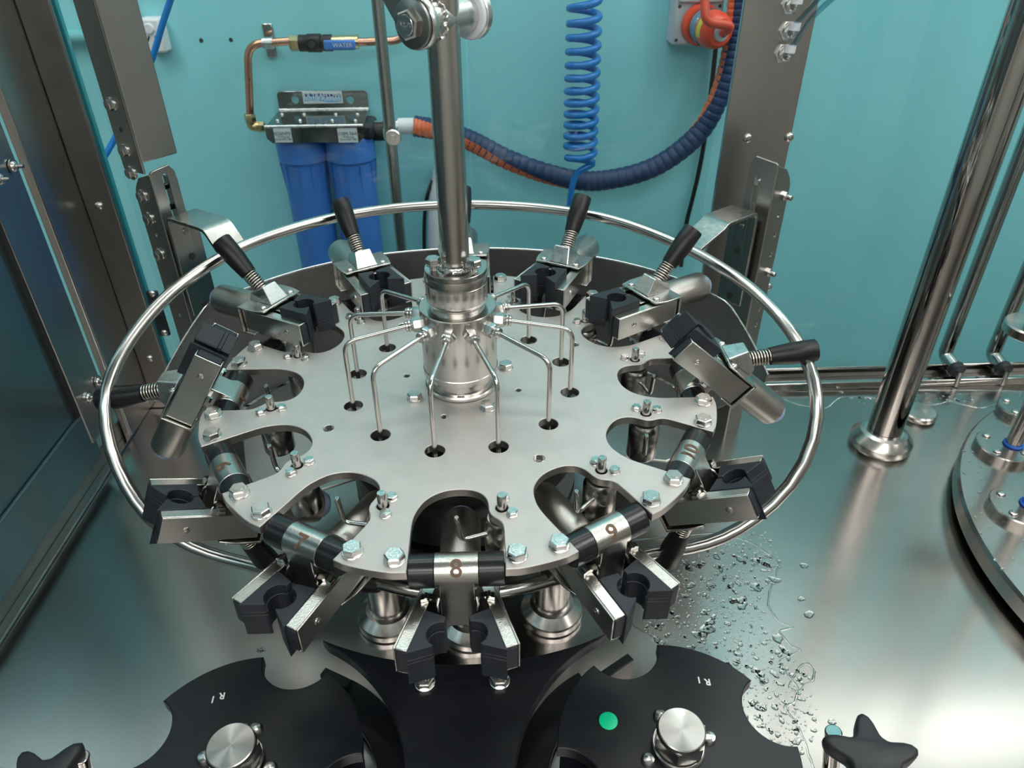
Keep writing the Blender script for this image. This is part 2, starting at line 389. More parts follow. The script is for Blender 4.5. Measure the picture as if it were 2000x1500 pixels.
# pull handles on the right panel
for i, (px, py, ex, ey, lb) in enumerate(((1845, 692, 1864, 716, 'bent tube pull handle nearest the polished post'), (1938, 692, 1956, 715, 'bent tube pull handle near the right edge of the photo'))):
    a = aty(px, py, .40); e = aty(ex, ey, .372)
    t = empty('pull_handle', a, lb, 'handle')
    B().tube(bend([(0,0,1.2), (0,0,0), e-a], .012), .0105, 20).build('tube', 'polish', t)
    d = (e-a).normalized()
    B().cyl(e-a, e-a+d*.012, .0125, 20).build('end_ring', 'rubber', t, bevel=.002)
    b = B(); b.cyl(e-a+d*.008, e-a+d*.018, .004, 14); b.cyl(e-a+d*.017+Vector((0,0,.004)), e-a+d*.017+Vector((0,0,-.022)), .0038, 14); b.build('pin', 'bolt', t)
# filler turntable, right
zc = -.235; FC = Vector((.937, -.055, 0)); FR = .354
t = empty('filler_turntable', (FC.x, FC.y, zc-.026), 'large wet steel filler turntable cut by the right edge', 'turntable')
B().lathe([(FR-.004,0),(FR,.003),(FR,.022),(FR-.003,.026),(.0,.026)], 160).build('disc', 'table', t, smooth=30)
B().lathe([(FR-.02,-.0088),(FR-.02,-.0005)], 128).build('skirt', 'dark', t)
for i, (px, py, rr) in enumerate(((1958, 880, .033), (1990, 998, .033), (1990, 806, .028))):
    q = atz(px, py, zc) ; q.z = zc
    t = empty('filler_flange', q, ('round screwed flange in front on the turntable, with a rod through a blue ring', 'round screwed flange lowest at the right edge, with a rod and blue ring', 'round screwed flange farthest back on the turntable')[i], 'flange')
    B().lathe([(rr*1.06,0),(rr*1.06,.0085),(rr*1.02,.010)], 56).build('flange_disc', 'table', t, smooth=30)
    if i < 2:
        d = (FC-q); d.z = 0; d.normalize(); cx = .0105
        B().lathe([(.0095,.010),(.0095,.5)], 28, T(cx,0,0)).build('rod', 'satin', t)
        B().tube([(cx+.0105*cos(2*pi*k/28), .0105*sin(2*pi*k/28), .0115) for k in range(28)], .0018, 8, True).build('seal_ring', 'oring', t)
    for k in range(4):
        a = pi*.70+k*pi/2; o = screwhead(.0052, .003).build('screw', 'bolt', t); o.location = (.024*cos(a)*(rr/.033), .024*sin(a)*(rr/.033), .010)
q = atz(2012, 640, .0); q.z = -.02
o = B().lathe([(.03,0),(.032,.002),(.032,.012),(.030,.014)], 48).build('filler_cup', 'turned'); q = aty(2012, 652, .18); o.location = q
tag(o, 'steel round cup rim peeking in at the right edge', 'cup')
B().lathe([(.010,.0135),(.010,.6)], 24).build('cup_stem', 'satin', o)

# ------------------------------------------------------------------ slotted brackets, channel post, strap brackets
def channel(t, w, fl, z0, z1, slots, holes, th=.0035, side=1, mat='satin'):
    """folded channel. local x along the wide face (bend at x = 0), wide face in the xz plane facing -y;
    the flange goes back along +y from the bend at x = 0 (side) and a short one at x = w"""
    H = z1-z0; L = [[(0,0),(w,0),(w,H-.008),(w-.006,H),(.003,H-.002),(0,H-.004)]]
    for (sx, sz0, sz1, sr) in slots:
        L.append([(sx+sr*cos(a), sz1-z0+sr*sin(a)) for a in [pi*k/10 for k in range(11)]]+[(sx+sr*cos(a), sz0-z0+sr*sin(a)) for a in [pi+pi*k/10 for k in range(11)]])
    me = sheet(L, -th/2, th/2, 'wide_face', mat); me.transform(Matrix.Rotation(pi/2, 4, 'X')); me.transform(T(0, 0, z0))
    o = obj('wide_face', me, t)
    L = [[(0,0),(fl,0),(fl,H-.034),(fl-.004,H-.024),(fl-.014,H-.012),(0,H-.005)]]+[circ(x, z-z0, r, 16) for x, z, r in holes]
    me = sheet(L, -th/2, th/2, 'flange', mat); me.transform(Matrix.Rotation(pi/2, 4, 'X')); me.transform(rotz(pi/2)); me.transform(T(-th/2 if 0 else 0, 0, z0))
    obj('flange', me, t)
    B().tube([(th*.1, th*.1, z0), (th*.1, th*.1, z1-.006)], th*.62, 14).build('bend', mat, t)
    B().box(w-th/2, w+th/2, 0, fl*.6, z0, z1-.016).build('back_flange', mat, t)
def hexfix(t, mw, r=.0068, h=.005, stud=0):
    b = bolt(r, h, .0078, .0016)
    b.lathe([(.0072,-.002),(.0072,-.0002)], 24)
    if stud: b.lathe([(.0035,h),(.0035,h+.008),(.003,h+.009)], 16)
    o = b.build('hex_bolt', 'bolt', t); o.matrix_basis = mw; return o
# left: wide face looks toward the carousel, flange with the bolt heads looks to the camera
def left_frame(ox, oy): return T(ox, oy, 0) @ rotz(atan2(.755, .656))
RY90 = Matrix.Rotation(-pi/2, 4, 'Y')
AL, AR = 145, 37
LB = atr(309, 400, AL, .404); w_ = (atr(356, 400, AL, .404)-LB).length*.98; zt_ = atr(325, 322, AL, .404).z
t = empty('slotted_bracket', T(LB.x, LB.y, 0) @ rotz(rad(AL-90)), 'left slotted steel bracket channel bolted under the channel post', 'bracket')
zz_ = [atr(275, y, AL, .404).z for y in (384, 434, 515, 600)]
channel(t, w_, .036, ZT, zt_, [(w_*.55, atr(345, 430, AL, .404).z, atr(318, 345, AL, .404).z, .0035)], [(.018, atr(300, 475, AL, .404).z, .002), (.018, atr(350, 633, AL, .404).z, .002)], mat='sheet')
for z in zz_: hexfix(t, T(-.002, .022, z-.008) @ RY90, r=.0058, h=.004)
for y_ in (368, 412): z = atr(330, y_, AL, .404).z; B().cyl((-.0, .010, z), (w_, .010, z), .0035, 14).build('cross_pin', 'dark', t)
LP = atr(282, 332, AL, .401); zb_ = atr(280, 325, AL, .401).z; w_ = (atr(283, 120, AL, .401)-atr(227, 120, AL, .401)).length*1.42
t = empty('channel_post', T(LP.x, LP.y, 0) @ rotz(rad(AL-90)), 'thick folded steel channel post rising from the left slotted bracket', 'post')
b = B(); b.box(0, w_, 0, .003, zb_+.003, .9); b.box(0, .003, .003, .040, zb_-.010, .9); b.box(w_-.003, w_, .003, .040, zb_+.004, .9); b.build('channel', 'sheet', t, bevel=.0028)
for py in (192, 292, 341): hexfix(t, T(-.0, .026, atr(235, py, AL, .401).z-.010) @ RY90, r=.0058, h=.004)
B().lathe([(.0024,-.001),(.0024,.0006)], 16, T(-.0001,.022, atr(243, 243, AL, .401).z-.01) @ RY90).build('bolt_hole', 'hole', t)
# right
RB = atr(1505, 400, AR, .446); w_ = (atr(1455, 400, AR, .446)-RB).length; zt_ = atr(1490, 318, AR, .446).z
t = empty('slotted_bracket', T(RB.x, RB.y, 0) @ rotz(rad(AR-90)) @ Matrix.Scale(-1, 4, (1,0,0)), 'right slotted steel bracket channel bolted before the flat post', 'bracket')
zf_ = lambda py: atr(1500, py, AR, .446).z-.006
channel(t, w_, .032, ZT, zt_+.006, [(w_*.62, atr(1475, 430, AR, .446).z, atr(1484, 350, AR, .446).z, .0035)], [(.020, zf_(y_), .0026) for y_ in (418, 460, 502, 620, 655)], mat='sheet')
for y_ in (378, 540): hexfix(t, T(-.0, .022, zf_(y_)) @ RY90, r=.0058, h=.004, stud=1)
B().cyl((w_*.62, -.004, atr(1484, 356, AR, .446).z), (w_*.62, .01, atr(1484, 356, AR, .446).z), .0034, 14).build('cross_pin', 'bolt', t)

def strap(a, p_up, lbl, left):
    """plate on the bracket with a bent strap out to the rail. a = mirror sign"""
    mw = p_up
    t = empty('rail_strap', mw, lbl, 'bracket')
    th = .0042; W = .036
    r0_, zt_, rb_, re_, ze_, zlow = a
    prof = [(0,zlow),(0,zt_-.009),(.0012,zt_-.004),(.004,zt_-.001),(.009,zt_),(r0_-rb_-.008,zt_),(r0_-rb_-.002,zt_-.0012),(r0_-rb_+.003,zt_-.005),(r0_-re_,ze_)]
    prof = [(-y,z) for y,z in prof]
    outl = [(y,z) for y,z in prof]; inn = []
    for i,(y,z) in enumerate(prof):
        p = prof[max(i-1,0)]; n = prof[min(i+1,len(prof)-1)]
        dy, dz = n[0]-p[0], n[1]-p[1]; l = sqrt(dy*dy+dz*dz); inn.append((y+(-dz/l)*-th*-1 if 0 else y-dz/l*-th*-1, z+dy/l*-th*-1))
    n = len(prof); b = B(); vs = []
    for x in (-W/2, W/2):
        vs += [(x,y,z) for y,z in outl]+[(x,y,z) for y,z in inn]
    fs = []
    for i in range(n-1):
        fs += [(i,i+1,n*2+i+1,n*2+i), (n+i,n*3+i,n*3+i+1,n+i+1), (i,n+i,n+i+1,i+1), (2*n+i,2*n+i+1,3*n+i+1,3*n+i)]
    fs += [(0,2*n,3*n,n), (n-1,2*n-1,4*n-1,3*n-1)]
    b.add(vs, fs); b.build('strap', 'satin', t, smooth=40, bevel=.0007)
    for f_, r, k in ((.13,.0038,'rivet'), (.38,.0042,'hole'), (.62,.0038,'rivet'), (.88,.0042,'hole')):
        z = zt_-.006+(zlow-zt_)*f_
        if k == 'hole': B().lathe([(r,0),(r,.0006)], 20, T(0, -th-.0003, z) @ Matrix.Rotation(pi/2, 4, 'X')).build('bolt_hole', 'hole', t)
        else: B().lathe([(r,0),(r*.9,.0008),(r*.4,.0011)], 20, T(0, -th-.0001, z) @ Matrix.Rotation(pi/2, 4, 'X')).build('rivet', 'satin', t)
    B().box(-.011, .011, .0005, .012, zlow+.012, zt_-.02).build('spacer', 'satin', t)
def nv(a): return Vector((cos(rad(a)), sin(rad(a)), 0))
strap((.388,.092,.322,.2995,.0625,-.032), T(nv(AL)*.388) @ rotz(rad(AL-90)), 'left bent steel strap carrying the ring rail on the slotted bracket', True)
strap((.428,.071,.366,.3160,.0500,-.055), T(nv(AR)*.428) @ rotz(rad(AR-90)), 'right bent steel strap carrying the ring rail on the slotted bracket', False)
# black perforated strip with screws, left behind the rail
qa = aty(296, 568, .36); qb = aty(318, 655, .36)
t = empty('perforated_strip', qa, 'small black perforated strip screwed beside the left corner post', 'strip')
d = qb-qa; b = B(); b.box(-.008, .008, -.003, .003, d.z, 0); b.build('strip', 'rubber', t, bevel=.002)
for k in range(6): B().cyl((-.002+.004*(k%2), -.0035, d.z*(k+.7)/7), (-.002+.004*(k%2), -.0028, d.z*(k+.7)/7), .0024, 10).build('perforation', 'dark', t)
for z in (-.003, d.z+.006): o = screwhead(.005, .003).build('screw', 'bolt', t); o.matrix_basis = T(.001, -.003, z) @ Matrix.Rotation(pi/2, 4, 'X')

# elbow fittings and clear tubes on the flat post
for k, (px, py, tp) in enumerate(((1549, 6, [(1562,-22),(1585,-60)]), (1544, 58, [(1560,40),(1592,5),(1620,-30)]), (1535, 102, [(1553,83),(1585,36),(1625,-2),(1650,-22)]))):
    q = aty(px-4, py+2, YP)
    t = empty('elbow_fitting', q, ('chromed elbow fitting at the top of the flat post', 'chromed elbow fitting in the middle on the flat post', 'lowest chromed elbow fitting on the flat post')[k], 'fitting')
    m = Matrix.Rotation(pi/2, 4, 'X')
    b = B(); b.hexa(.0118, 0, .003, m); b.lathe([(.0085,.003),(.0085,.008)], 24, m); b.hexa(.0075, .008, .011, m); b.build('lock_nut', 'zinc', t)
    e = aty(px+9, py-10, YP-.016)-q
    b = B(); b.tube(bend([(0,-.008,0), (0,-.016,0), e], .006), .0055, 16); b.build('elbow', 'zinc', t)
    d = (e-Vector((0,-.016,0))).normalized(); b = B(); b.cyl(e-d*.006, e+d*.002, .0066, 18); b.build('collet', 'white', t)
    P = [e+q]+[aty(x, y, YP-.02-.03*i) for i, (x, y) in enumerate(tp)]
    o = B().tube(spline(P, 6), .0032, 12).build('clear_tube', 'tubing'); tag(o, ('clear tube rising from the topmost elbow fitting', 'clear tube rising from the middle elbow fitting', 'clear tube rising from the lowest elbow fitting')[k], 'tube')

# ================================================================== THINGS ON THE BACK WALL
def W(x, y, off=0): return aty(x, y, WY-off)
RX90 = Matrix.Rotation(pi/2, 4, 'X')
# painted conduit and power point
q = W(290, 70)
o = B().cyl((RX0+.01, WY-.014, W(150, 72, .014).z), (q.x-.012, WY-.014, W(150, 72, .014).z), .011, 20).build('conduit', 'conduit'); tag(o, 'turquoise painted horizontal conduit on the wall behind the left post', 'conduit')
a = W(268, 36, .03); b_ = W(326, 104, .03)
t = empty('power_point', ((a.x+b_.x)/2, WY, (a.z+b_.z)/2), 'white single power point with a round switch behind the left post', 'power point')
w2 = (b_.x-a.x)/2; h2 = (a.z-b_.z)/2
B().box(-w2, w2, -.03, -.0005, -h2, h2).build('box', 'white', t, bevel=.004)
B().lathe([(.0085,0),(.0075,.004)], 24, T(-.002, -.03, h2*.42) @ RX90).build('switch', 'white', t, bevel=.001)
for x, z, r in ((-.007,-.004,.5), (.006,-.004,-.5), (0,-.018,0)):
    B().box(-.0014, .0014, -.0005, .0003, -.0045, .0045, T(x, -.0301, z) @ Matrix.Rotation(r, 4, 'Y')).build('pin_slot', 'ink', t)
P = [W(338, -15, .10), W(318, 45, .10), W(292, 128, .10), W(240, 240, .12), W(204, 306, .14), W(180, 338, .16), W(150, 380, .16)]
o = B().tube(spline(P, 5), .0048, 12).build('air_line', 'bluehose'); tag(o, 'thin straight blue air line crossing in front of the power point', 'air line')
for k, (px, py) in enumerate(((393, 79), (451, 78))):
    o = B().lathe([(.0035,0),(.003,.001)], 12, T(W(px, py)) @ RX90).build('wall_plug', 'ink'); tag(o, ('small dark wall plug hole left of the copper pipe, left one', 'small dark wall plug hole left of the copper pipe, right one')[k], 'wall plug')
# copper pipe with valve
t = empty('copper_pipe', W(480, 230, .05), 'copper water pipe bent down to the filter inlet with brass fittings', 'pipe')
O = W(480, 230, .05)
P = [W(489, 232, .05)-O, W(483, 86, .05)-O, W(576, 80, .05)-O]
B().tube(bend(P, .03, 10), .0062, 16).build('pipe', 'copper', t)
P = [W(680, 83, .05)-O, W(790, 79, .05)-O, W(796, 20, .05)-O]
B().tube(bend(P, .035, 10), .0062, 16).build('pipe', 'copper', t)
e = W(491, 240, .05)-O; e2 = W(520, 248, .05)-O
b = B(); b.hexa(.0095, -.008, .006, T(W(488, 229, .05)-O)); b.tube(bend([W(489, 236, .05)-O, W(492, 247, .05)-O, W(512, 248, .05)-O], .008), .0078, 16); b.hexa(.009, -.006, .006, T(W(510, 248, .05)-O) @ Matrix.Rotation(pi/2, 4, 'Y')); b.build('brass_elbow', 'brass', t, smooth=30)
b = B(); b.hexa(.0115, -.009, .007, T(W(578, 85, .05)-O) @ Matrix.Rotation(pi/2, 4, 'Y')); b.build('brass_nut', 'brass', t, smooth=30)
b = B(); mm = Matrix.Rotation(pi/2, 4, 'Y')
o0 = W(617, 84, .05)-O
b.lathe([(.0125,-.026),(.0125,-.014),(.0138,-.012),(.0138,.008),(.0115,.010),(.0125,.014),(.0125,.026)], 24, T(o0) @ mm)
b.lathe([(.0085,0),(.0085,.018)], 20, T(o0+Vector((-.003,0,0))) @ RX90); b.build('valve_body', 'grip', t)
B().lathe([(.006,.018),(.005,.021)], 16, T(o0+Vector((-.003,0,0))) @ RX90).build('valve_stem', 'dark', t)
hv = W(662, 88, .07)-O
o = B().box(-.024, .026, -.003, .003, -.0075, .0075, T(hv)).build('valve_lever', 'blue', t, bevel=.003)
me = text('WATER', .009, 'label', None, .0002); obj('lever_print', me, o, 0, T(hv+Vector((.006,-.0034,0))) @ RX90)
b = B(); b.cyl(W(640, 84, .05)-O, W(700, 82, .05)-O, .0105, 16); b.build('brass_tail', 'brass', t)
# clip on the wall
t = empty('pipe_clip', W(527, 78), 'steel pipe clip holding the copper pipe to the wall', 'clip')
b = B(); b.box(-.0085, .0085, -.004, -.0005, W(527, 112).z-W(527,78).z, W(527, 45).z-W(527,78).z); b.build('clip_strip', 'polish', t, bevel=.002)
b = B(); b.cyl((0,-.004,.0), (0,-.042,.0), .004, 12); b.build('clip_stud', 'bolt', t)
b = B(); b.lathe([(.0088,-.008),(.0088,.008)], 20, T(W(524,84,.05)-W(527,78)) @ mm); b.build('clip_ring', 'zinc', t)
# twin filter
zs = aty(630, 213, WY-.005).z; yf = None
best = min(((abs((lambda q: q.z)(aty(630, 246, Y))-zs), Y) for Y in [WY-.004*i for i in range(1, 60)]))[1]
YF = best
O = Vector((aty(620, 240, YF).x, WY, zs))
t = empty('twin_water_filter', O, 'twin water filter with blue housings under a mirror steel bracket', 'water filter')
def q_(x, y, Y): return aty(x, y, Y)-O
x0, x1 = q_(543, 195, WY-.005).x, q_(719, 195, WY-.005).x; zt = q_(630, 177, WY-.005).z
L = [[(x0,-.004),(x1,-.004),(x1,zt-.006),(x1-.002,zt-.002),(x1-.006,zt),(x0+.006,zt),(x0+.002,zt-.002),(x0,zt-.006)]]
for px in (577, 684):
    h = q_(px, 194, WY-.005); L.append(circ(h.x, h.z, .0065, 18))
me = sheet(L, -.0015, .0015, 'back_plate', 'mirror'); me.transform(RX90); obj('back_plate', me, t, 0, T(0, -.006, 0))
yl = YF-WY
xf0, xf1 = q_(520, 262, YF).x, q_(711, 262, YF).x
b = B(); vs = [(x0,-.006,0),(x1,-.006,0),(xf1,yl,0),(xf0,yl,0),(x0,-.006,-.003),(x1,-.006,-.003),(xf1,yl,-.003),(xf0,yl,-.003)]
b.add(vs, [(3,2,1,0),(4,5,6,7),(0,1,5,4),(1,2,6,5),(2,3,7,6),(3,0,4,7)]); b.build('shelf', 'mirror', t, bevel=.0006)
zf = q_(620, 278, YF).z
L = [[(xf0,.001),(xf1,.001),(xf1,zf+.008),(xf1-.008,zf),(xf0+.008,zf),(xf0,zf+.008)]]
me = sheet(L, -.0012, .0012, 'front_plate', 'mirror'); me.transform(RX90); obj('front_plate', me, t, 0, T(0, yl-.001, 0))
B().tube([(xf0, yl-.001, 0), (xf1, yl-.001, 0)], .0028, 10).build('folded_edge', 'zinc', t)
B().tube([(x0, -.008, 0.0), (x1, -.008, 0.0)], .0026, 10).build('folded_edge', 'zinc', t)
for px, py, k in ((551,224,0),(594,224,0),(656,224,0),(698,224,0),(542,236,0),(586,236,0),(649,236,0),(694,236,0)):
    h = atz(px, py, zs)-O; o = screwhead(.0036, .003).build('screw', 'bolt', t); o.location = h
for (ax, ay, bx, by) in ((533, 251, 572, 278), (658, 251, 700, 278)):
    a = q_(ax, ay, YF-.003); c_ = q_(bx, by, YF-.003)
    o = B().box(a.x, c_.x, yl-.0030, yl-.0024, c_.z, a.z).build('data_label', 'label', t)
    cx = (a.x+c_.x)/2; h = a.z-c_.z
    for s_, dz, sz in (('2026NP01' if ax < 600 else 'H10M-5644', .62, .0075), ('1.0 Micron', .40, .0045), ('Serial 0021786', .22, .0045)):
        obj('label_print', text(s_, sz, 'ink', None, .0001), o, 0, T(cx, yl-.0032, c_.z+h*dz) @ RX90)
a = q_(590, 179, WY-.008); c_ = q_(670, 201, WY-.008)
o = B().box(a.x, c_.x, -.0094, -.0078, c_.z, a.z).build('brand_label', 'label', t)
n = 14; cxm = (a.x+c_.x)/2; hw = (c_.x-a.x)/2*.93; hh = (a.z-c_.z)
for nm, mt, z0_, z1_ in (('label_band', 'lnavy', .62, .86), ('label_band', 'lblue', .18, .60)):
    b = B(); vs = []
    for i in range(n+1):
        x = cxm-hw+2*hw*i/n; s_ = .14*hh*math.sin(2*pi*i/n) if nm else 0
        vs += [(x, -.0096, c_.z+hh*z0_*.9+s_*.5), (x, -.0096, c_.z+hh*z1_*.95+s_*.3)]
    b.add(vs, [(2*i, 2*i+2, 2*i+3, 2*i+1) for i in range(n)]); b.build(nm, mt, o)
obj('label_print', text('ULTRAFLOW', .0105, 'label', None, .0002, bold=.02), o, 0, T(cxm, -.0099, c_.z+hh*.66) @ RX90)
obj('label_print', text('WATER PURIFIERS', .0075, 'label', None, .0002, bold=.02), o, 0, T(cxm, -.0099, c_.z+hh*.34) @ RX90)
YH = (YF+WY)/2-.006
b = B(); b.box(xf0-.004, xf1+.012, YH-WY-.03, YH-WY+.03, zf-.004, -.004); b.build('filter_head', 'rubber', t, bevel=.006)
for k, px in enumerate((592, 686)):
    h = q_(px, 300, YH); 
    b = B()
    b.lathe([(.0345, zf-.36),(.0365,zf-.10),(.0372,zf-.045),(.0415,zf-.040),(.042,zf-.004),(.040,zf-.001)], 56, T(h.x, YH-WY, 0)); hs = b.build('housing', 'blue', t)
    for j in range(10):
        a = 2*pi*j/10+.2; m = T(h.x, YH-WY, 0) @ rotz(a)
        bb = B(); bb.add([(.0368,-.0018,zf-.045),(.0368,.0018,zf-.045),(.0413,.0018,zf-.045),(.0413,-.0018,zf-.045),(.0366,-.0012,zf-.095),(.0366,.0012,zf-.095)],
                         [(0,1,2,3),(0,3,4),(1,5,2),(3,2,5,4),(0,4,5,1)], m); bb.build('rib', 'blue', hs)
h = q_(724, 256, YH); b = B(); b.cyl((xf1+.008, YH-WY, h.z), (xf1+.03, YH-WY, h.z), .016, 24); b.build('outlet_boss', 'grip', t, bevel=.002)
# white hose coupling and navy hose
h0 = aty(732, 247, YH); h1 = aty(808, 246, YH)
t = empty('hose_coupling', h0, 'pale steel coupling joining the filter outlet and the navy hose', 'coupling')
d = h1-h0
b = B(); b.cyl((0,0,0), d*.3, .009, 20); b.cyl(d*.25, d*.62, .011, 6); b.cyl(d*.58, d, .0125, 24); b.build('coupling', 'zinc', t)
B().cyl(d*.60, d*1.02, .0132, 24).build('sleeve', 'white', t, bevel=.001)
HP = [h1, aty(860, 255, YH), aty(920, 275, YH), aty(1000, 315, YH-.005), aty(1100, 347, YH-.01), aty(1180, 352, YH-.01), aty(1280, 325, YH-.01), aty(1365, 260, YH-.01), aty(1412, 170, YH-.01), aty(1436, 70, YH), aty(1444, -20, YH), aty(1446, -90, YH)]
P = spline(HP, 60); nP = len(P)
def hr(i): return .0165*(1-.05*abs(math.sin(i*pi/11))**6*1.0-.035*(abs(math.cos(i*pi/11))**10))
b = B(); b.tube(P, .0165, 26, False, lambda i: .0172-.0012*(abs(cos(pi*i/9))**8))
t = b.build('navy_hose', 'navy', smooth=60); tag(t, 'navy ribbed hose with an orange stripe looping down behind the glass', 'hose')
# stripe: a curved band just proud of the hose
b = B(); vs = []; fs = []; K = 5
for i in range(nP):
    tg = (P[min(i+1,nP-1)]-P[max(i-1,0)]).normalized(); u = i/(nP-1)
    side = tg.cross(Vector((0,1,0))).normalized()   # perpendicular, in the wall plane
    back = Vector((0,1,0))
    KA = ((0,-112),(.12,-150),(.24,-172),(.36,-215),(.5,-270),(.60,-335),(.70,-392),(1,-412))
    for (u0, v0), (u1, v1) in zip(KA, KA[1:]):
        if u0 <= u <= u1: a0 = rad(v0+(v1-v0)*(u-u0)/(u1-u0)+12)
    for k in range(K):
        a = a0+rad(-18+15*k*1.5)
        dr = (side*cos(a)-back*-sin(a)*1.0)
        vs.append(P[i]+dr*(.0172-.0012*(abs(cos(pi*i/9))**8)+.0004))
for i in range(nP-1):
    for k in range(K-1): fs.append((i*K+k, i*K+k+1, (i+1)*K+k+1, (i+1)*K+k))
b.add(vs, fs); s_ = b.build('stripe', 'orange', t, smooth=60)
# coiled air hose
t = empty('coiled_air_hose', (0,0,0), 'bright blue coiled air hose hanging in front of the back wall', 'air hose')
YC = .60; ys = [16, 46, 74, 101, 128, 153, 178, 201, 223, 244, 265, 285, 306]
tops = [-60, -22]+ys; P = []
for k in range(len(tops)-1):
    for j in range(24):
        u = j/24; y = tops[k]+(tops[k+1]-tops[k])*u; cx = 1142-.03*y
        c0 = aty(cx, y, YC); r = .0215+.0006*min(k,8)*.3; a = pi+2*pi*u
        P.append(c0+Vector((r*cos(a), -r*sin(a), 0)))
e = len(P); P += spline([P[-1], aty(1158, 318, YC), aty(1128, 338, YC), aty(1115, 380, YC), aty(1112, 445, YC+.01), aty(1108, 540, YC+.02), aty(1100, 640, YC+.03)], 6)[1:]
B().tube(P, .0053, 12).build('hose', 'bluehose', t, smooth=60)
# black cables
for pts, lb in (([(1407,-20),(1401,60),(1392,150),(1378,260),(1366,330),(1352,390),(1340,440),(1330,520)], 'long thin black cable hanging beside the red socket'),
                ([(858,320),(846,350),(834,385),(829,430),(829,500),(832,560)], 'short black cable behind the centre column')):
    o = B().tube(spline([W(x, y, .012) for x, y in pts], 6), .0042 if pts[0][0] > 1000 else .0034, 10).build('black_cable', 'black'); tag(o, lb, 'cable')
o = B().cyl(W(848, 352, .02), W(851, 335, .02), .005, 12).build('cable_plug', 'white'); tag(o, 'small white plug on the short black cable', 'plug')
q = W(868, 445, .08)
b = B(); b.lathe([(.036,-.28),(.031,-.02),(.024,.05),(.012,.10),(.010,.12)], 32); o = b.build('white_bottle', 'white'); o.location = q; tag(o, 'white container half hidden behind the centre column', 'container')
# industrial socket
a = W(1327, -60, .045); c_ = W(1404, 88, .045)
t = empty('industrial_socket', ((a.x+c_.x)/2, WY, (a.z+c_.z)/2), 'grey industrial power socket box on the back wall', 'socket')
w2 = (c_.x-a.x)/2; h2 = (a.z-c_.z)/2
B().box(-w2, w2, -.045, -.0005, -h2, h2).build('enclosure', 'greybox', t, bevel=.004)
B().box(-w2+.003, w2-.003, -.051, -.0455, h2*.15, h2-.003).build('upper_cover', 'greybox', t, bevel=.003)
for x in (-1, 1):
    for z in (-h2+.008, h2*.05): B().lathe([(.0028,0),(.0026,.0006)], 14, T(x*(w2-.007), -.0452, z) @ RX90).build('cover_screw', 'ink', t)
pc = Vector((w2*.05, -.045, -h2*.42)); ax = Vector((.30,-1,-.06)).normalized()
m = T(pc) @ align(ax)
B().lathe([(.030,-.004),(.031,.010),(.027,.012)], 40, m).build('socket_collar', 'red', t)
B().lathe([(.026,.012),(.026,.022),(.028,.024),(.028,.030),(.0255,.032)], 40, m).build('locking_ring', 'tubing', t)
B().lathe([(.0245,.0),(.0245,.03)], 36, m).build('socket_core', 'greybox', t)
m2 = m @ T(0,0,.033)
t2 = empty('red_plug', T((w2*0+(a.x+c_.x)/2), WY, (a.z+c_.z)/2) @ m2, 'orange-red industrial plug with a yellow label in the grey socket', 'plug')
B().lathe([(.0265,0),(.0275,.003),(.0272,.018),(.024,.028),(.0195,.033)], 44).build('plug_body', 'red', t2)
B().lathe([(.013,.0332),(.012,.037),(.008,.038)], 24).build('cable_gland', 'greybox', t2)
b = B(); vs = []; N = 8
for i in range(N+1):
    a_ = rad(140+60*i/N); vs += [(.0277*cos(a_), .0277*sin(a_), .005), (.0277*cos(a_), .0277*sin(a_), .0165)]
b.add(vs, [(2*i,2*i+2,2*i+3,2*i+1) for i in range(N)]); b.build('plug_label', 'yellow', t2)
pw = t2.matrix_basis @ Vector((0,0,.038))
P = spline([pw, pw+Vector((.004,-.014,.012)), aty(1382, 40, pw.y-.018), aty(1376, 0, pw.y-.01), aty(1368, -60, pw.y+.01)], 8)
o = B().tube(P, .0068, 14).build('red_cable', 'redcable'); tag(o, 'red cable curving down into the orange-red plug', 'cable')

# ================================================================== CAROUSEL
R0, Z0 = .2202, -.0129          # hinge circle of the grippers
AZ = lambda k: rad(-90+30*(k-8))
PT = .0078                      # plate thickness
NOTCH = [(.2325,-.0340),(.205,-.0337),(.190,-.0338),(.1795,-.0330),(.1715,-.0305),(.1640,-.0270),(.1585,-.0225),(.1540,-.0165),(.1508,-.0090),(.1497,-.0010),
         (.1503,.0080),(.1530,.0150),(.1575,.0200),(.1630,.0226),(.1690,.0234),(.1745,.0236),(.1785,.0250),(.1815,.0275),(.1850,.0315),(.1885,.0336),(.1930,.0345),(.205,.0346),(.2325,.0345)]
def smooth_loop(L, it=1):
    for _ in range(it):
        o = []
        for i in range(len(L)-1):
            a, b = L[i], L[i+1]; o += [(a[0]*.75+b[0]*.25, a[1]*.75+b[1]*.25), (a[0]*.25+b[0]*.75, a[1]*.25+b[1]*.75)]
        L = [L[0]]+o+[L[-1]]
    return L
NS = smooth_loop(NOTCH, 1)
out = []
for k in range(1, 13):
    a = AZ(k)
    pts = [(.2325, -.0435)]+NS+[(.2325, .0435)]
    out += [(r*cos(a)-t_*sin(a), r*sin(a)+t_*cos(a)) for r, t_ in pts]
    for j in range(1, 5):
        b_ = a+rad(10.6)+rad(8.8)*j/5; out.append((.2368*cos(b_), .2368*sin(b_)))
loops = [out]
for i in range(12):
    a = rad(-71.49+30*i); loops.append(circ(.1033*cos(a), .1033*sin(a), .0085, 28))
THR = [(.1325, rad(-60.2+90*i), .0048) for i in range(4)]+[(.0553, rad(-15.5+90*i), .0031) for i in range(4)]
for r, a, h in THR: loops.append(circ(r*cos(a), r*sin(a), h, 20))
def rt(k, r, t_): a = AZ(k); return (r*cos(a)-t_*sin(a), r*sin(a)+t_*cos(a))
for k in range(1, 13): loops.append(circ(*rt(k, .1720, .0335), .0049, 20))
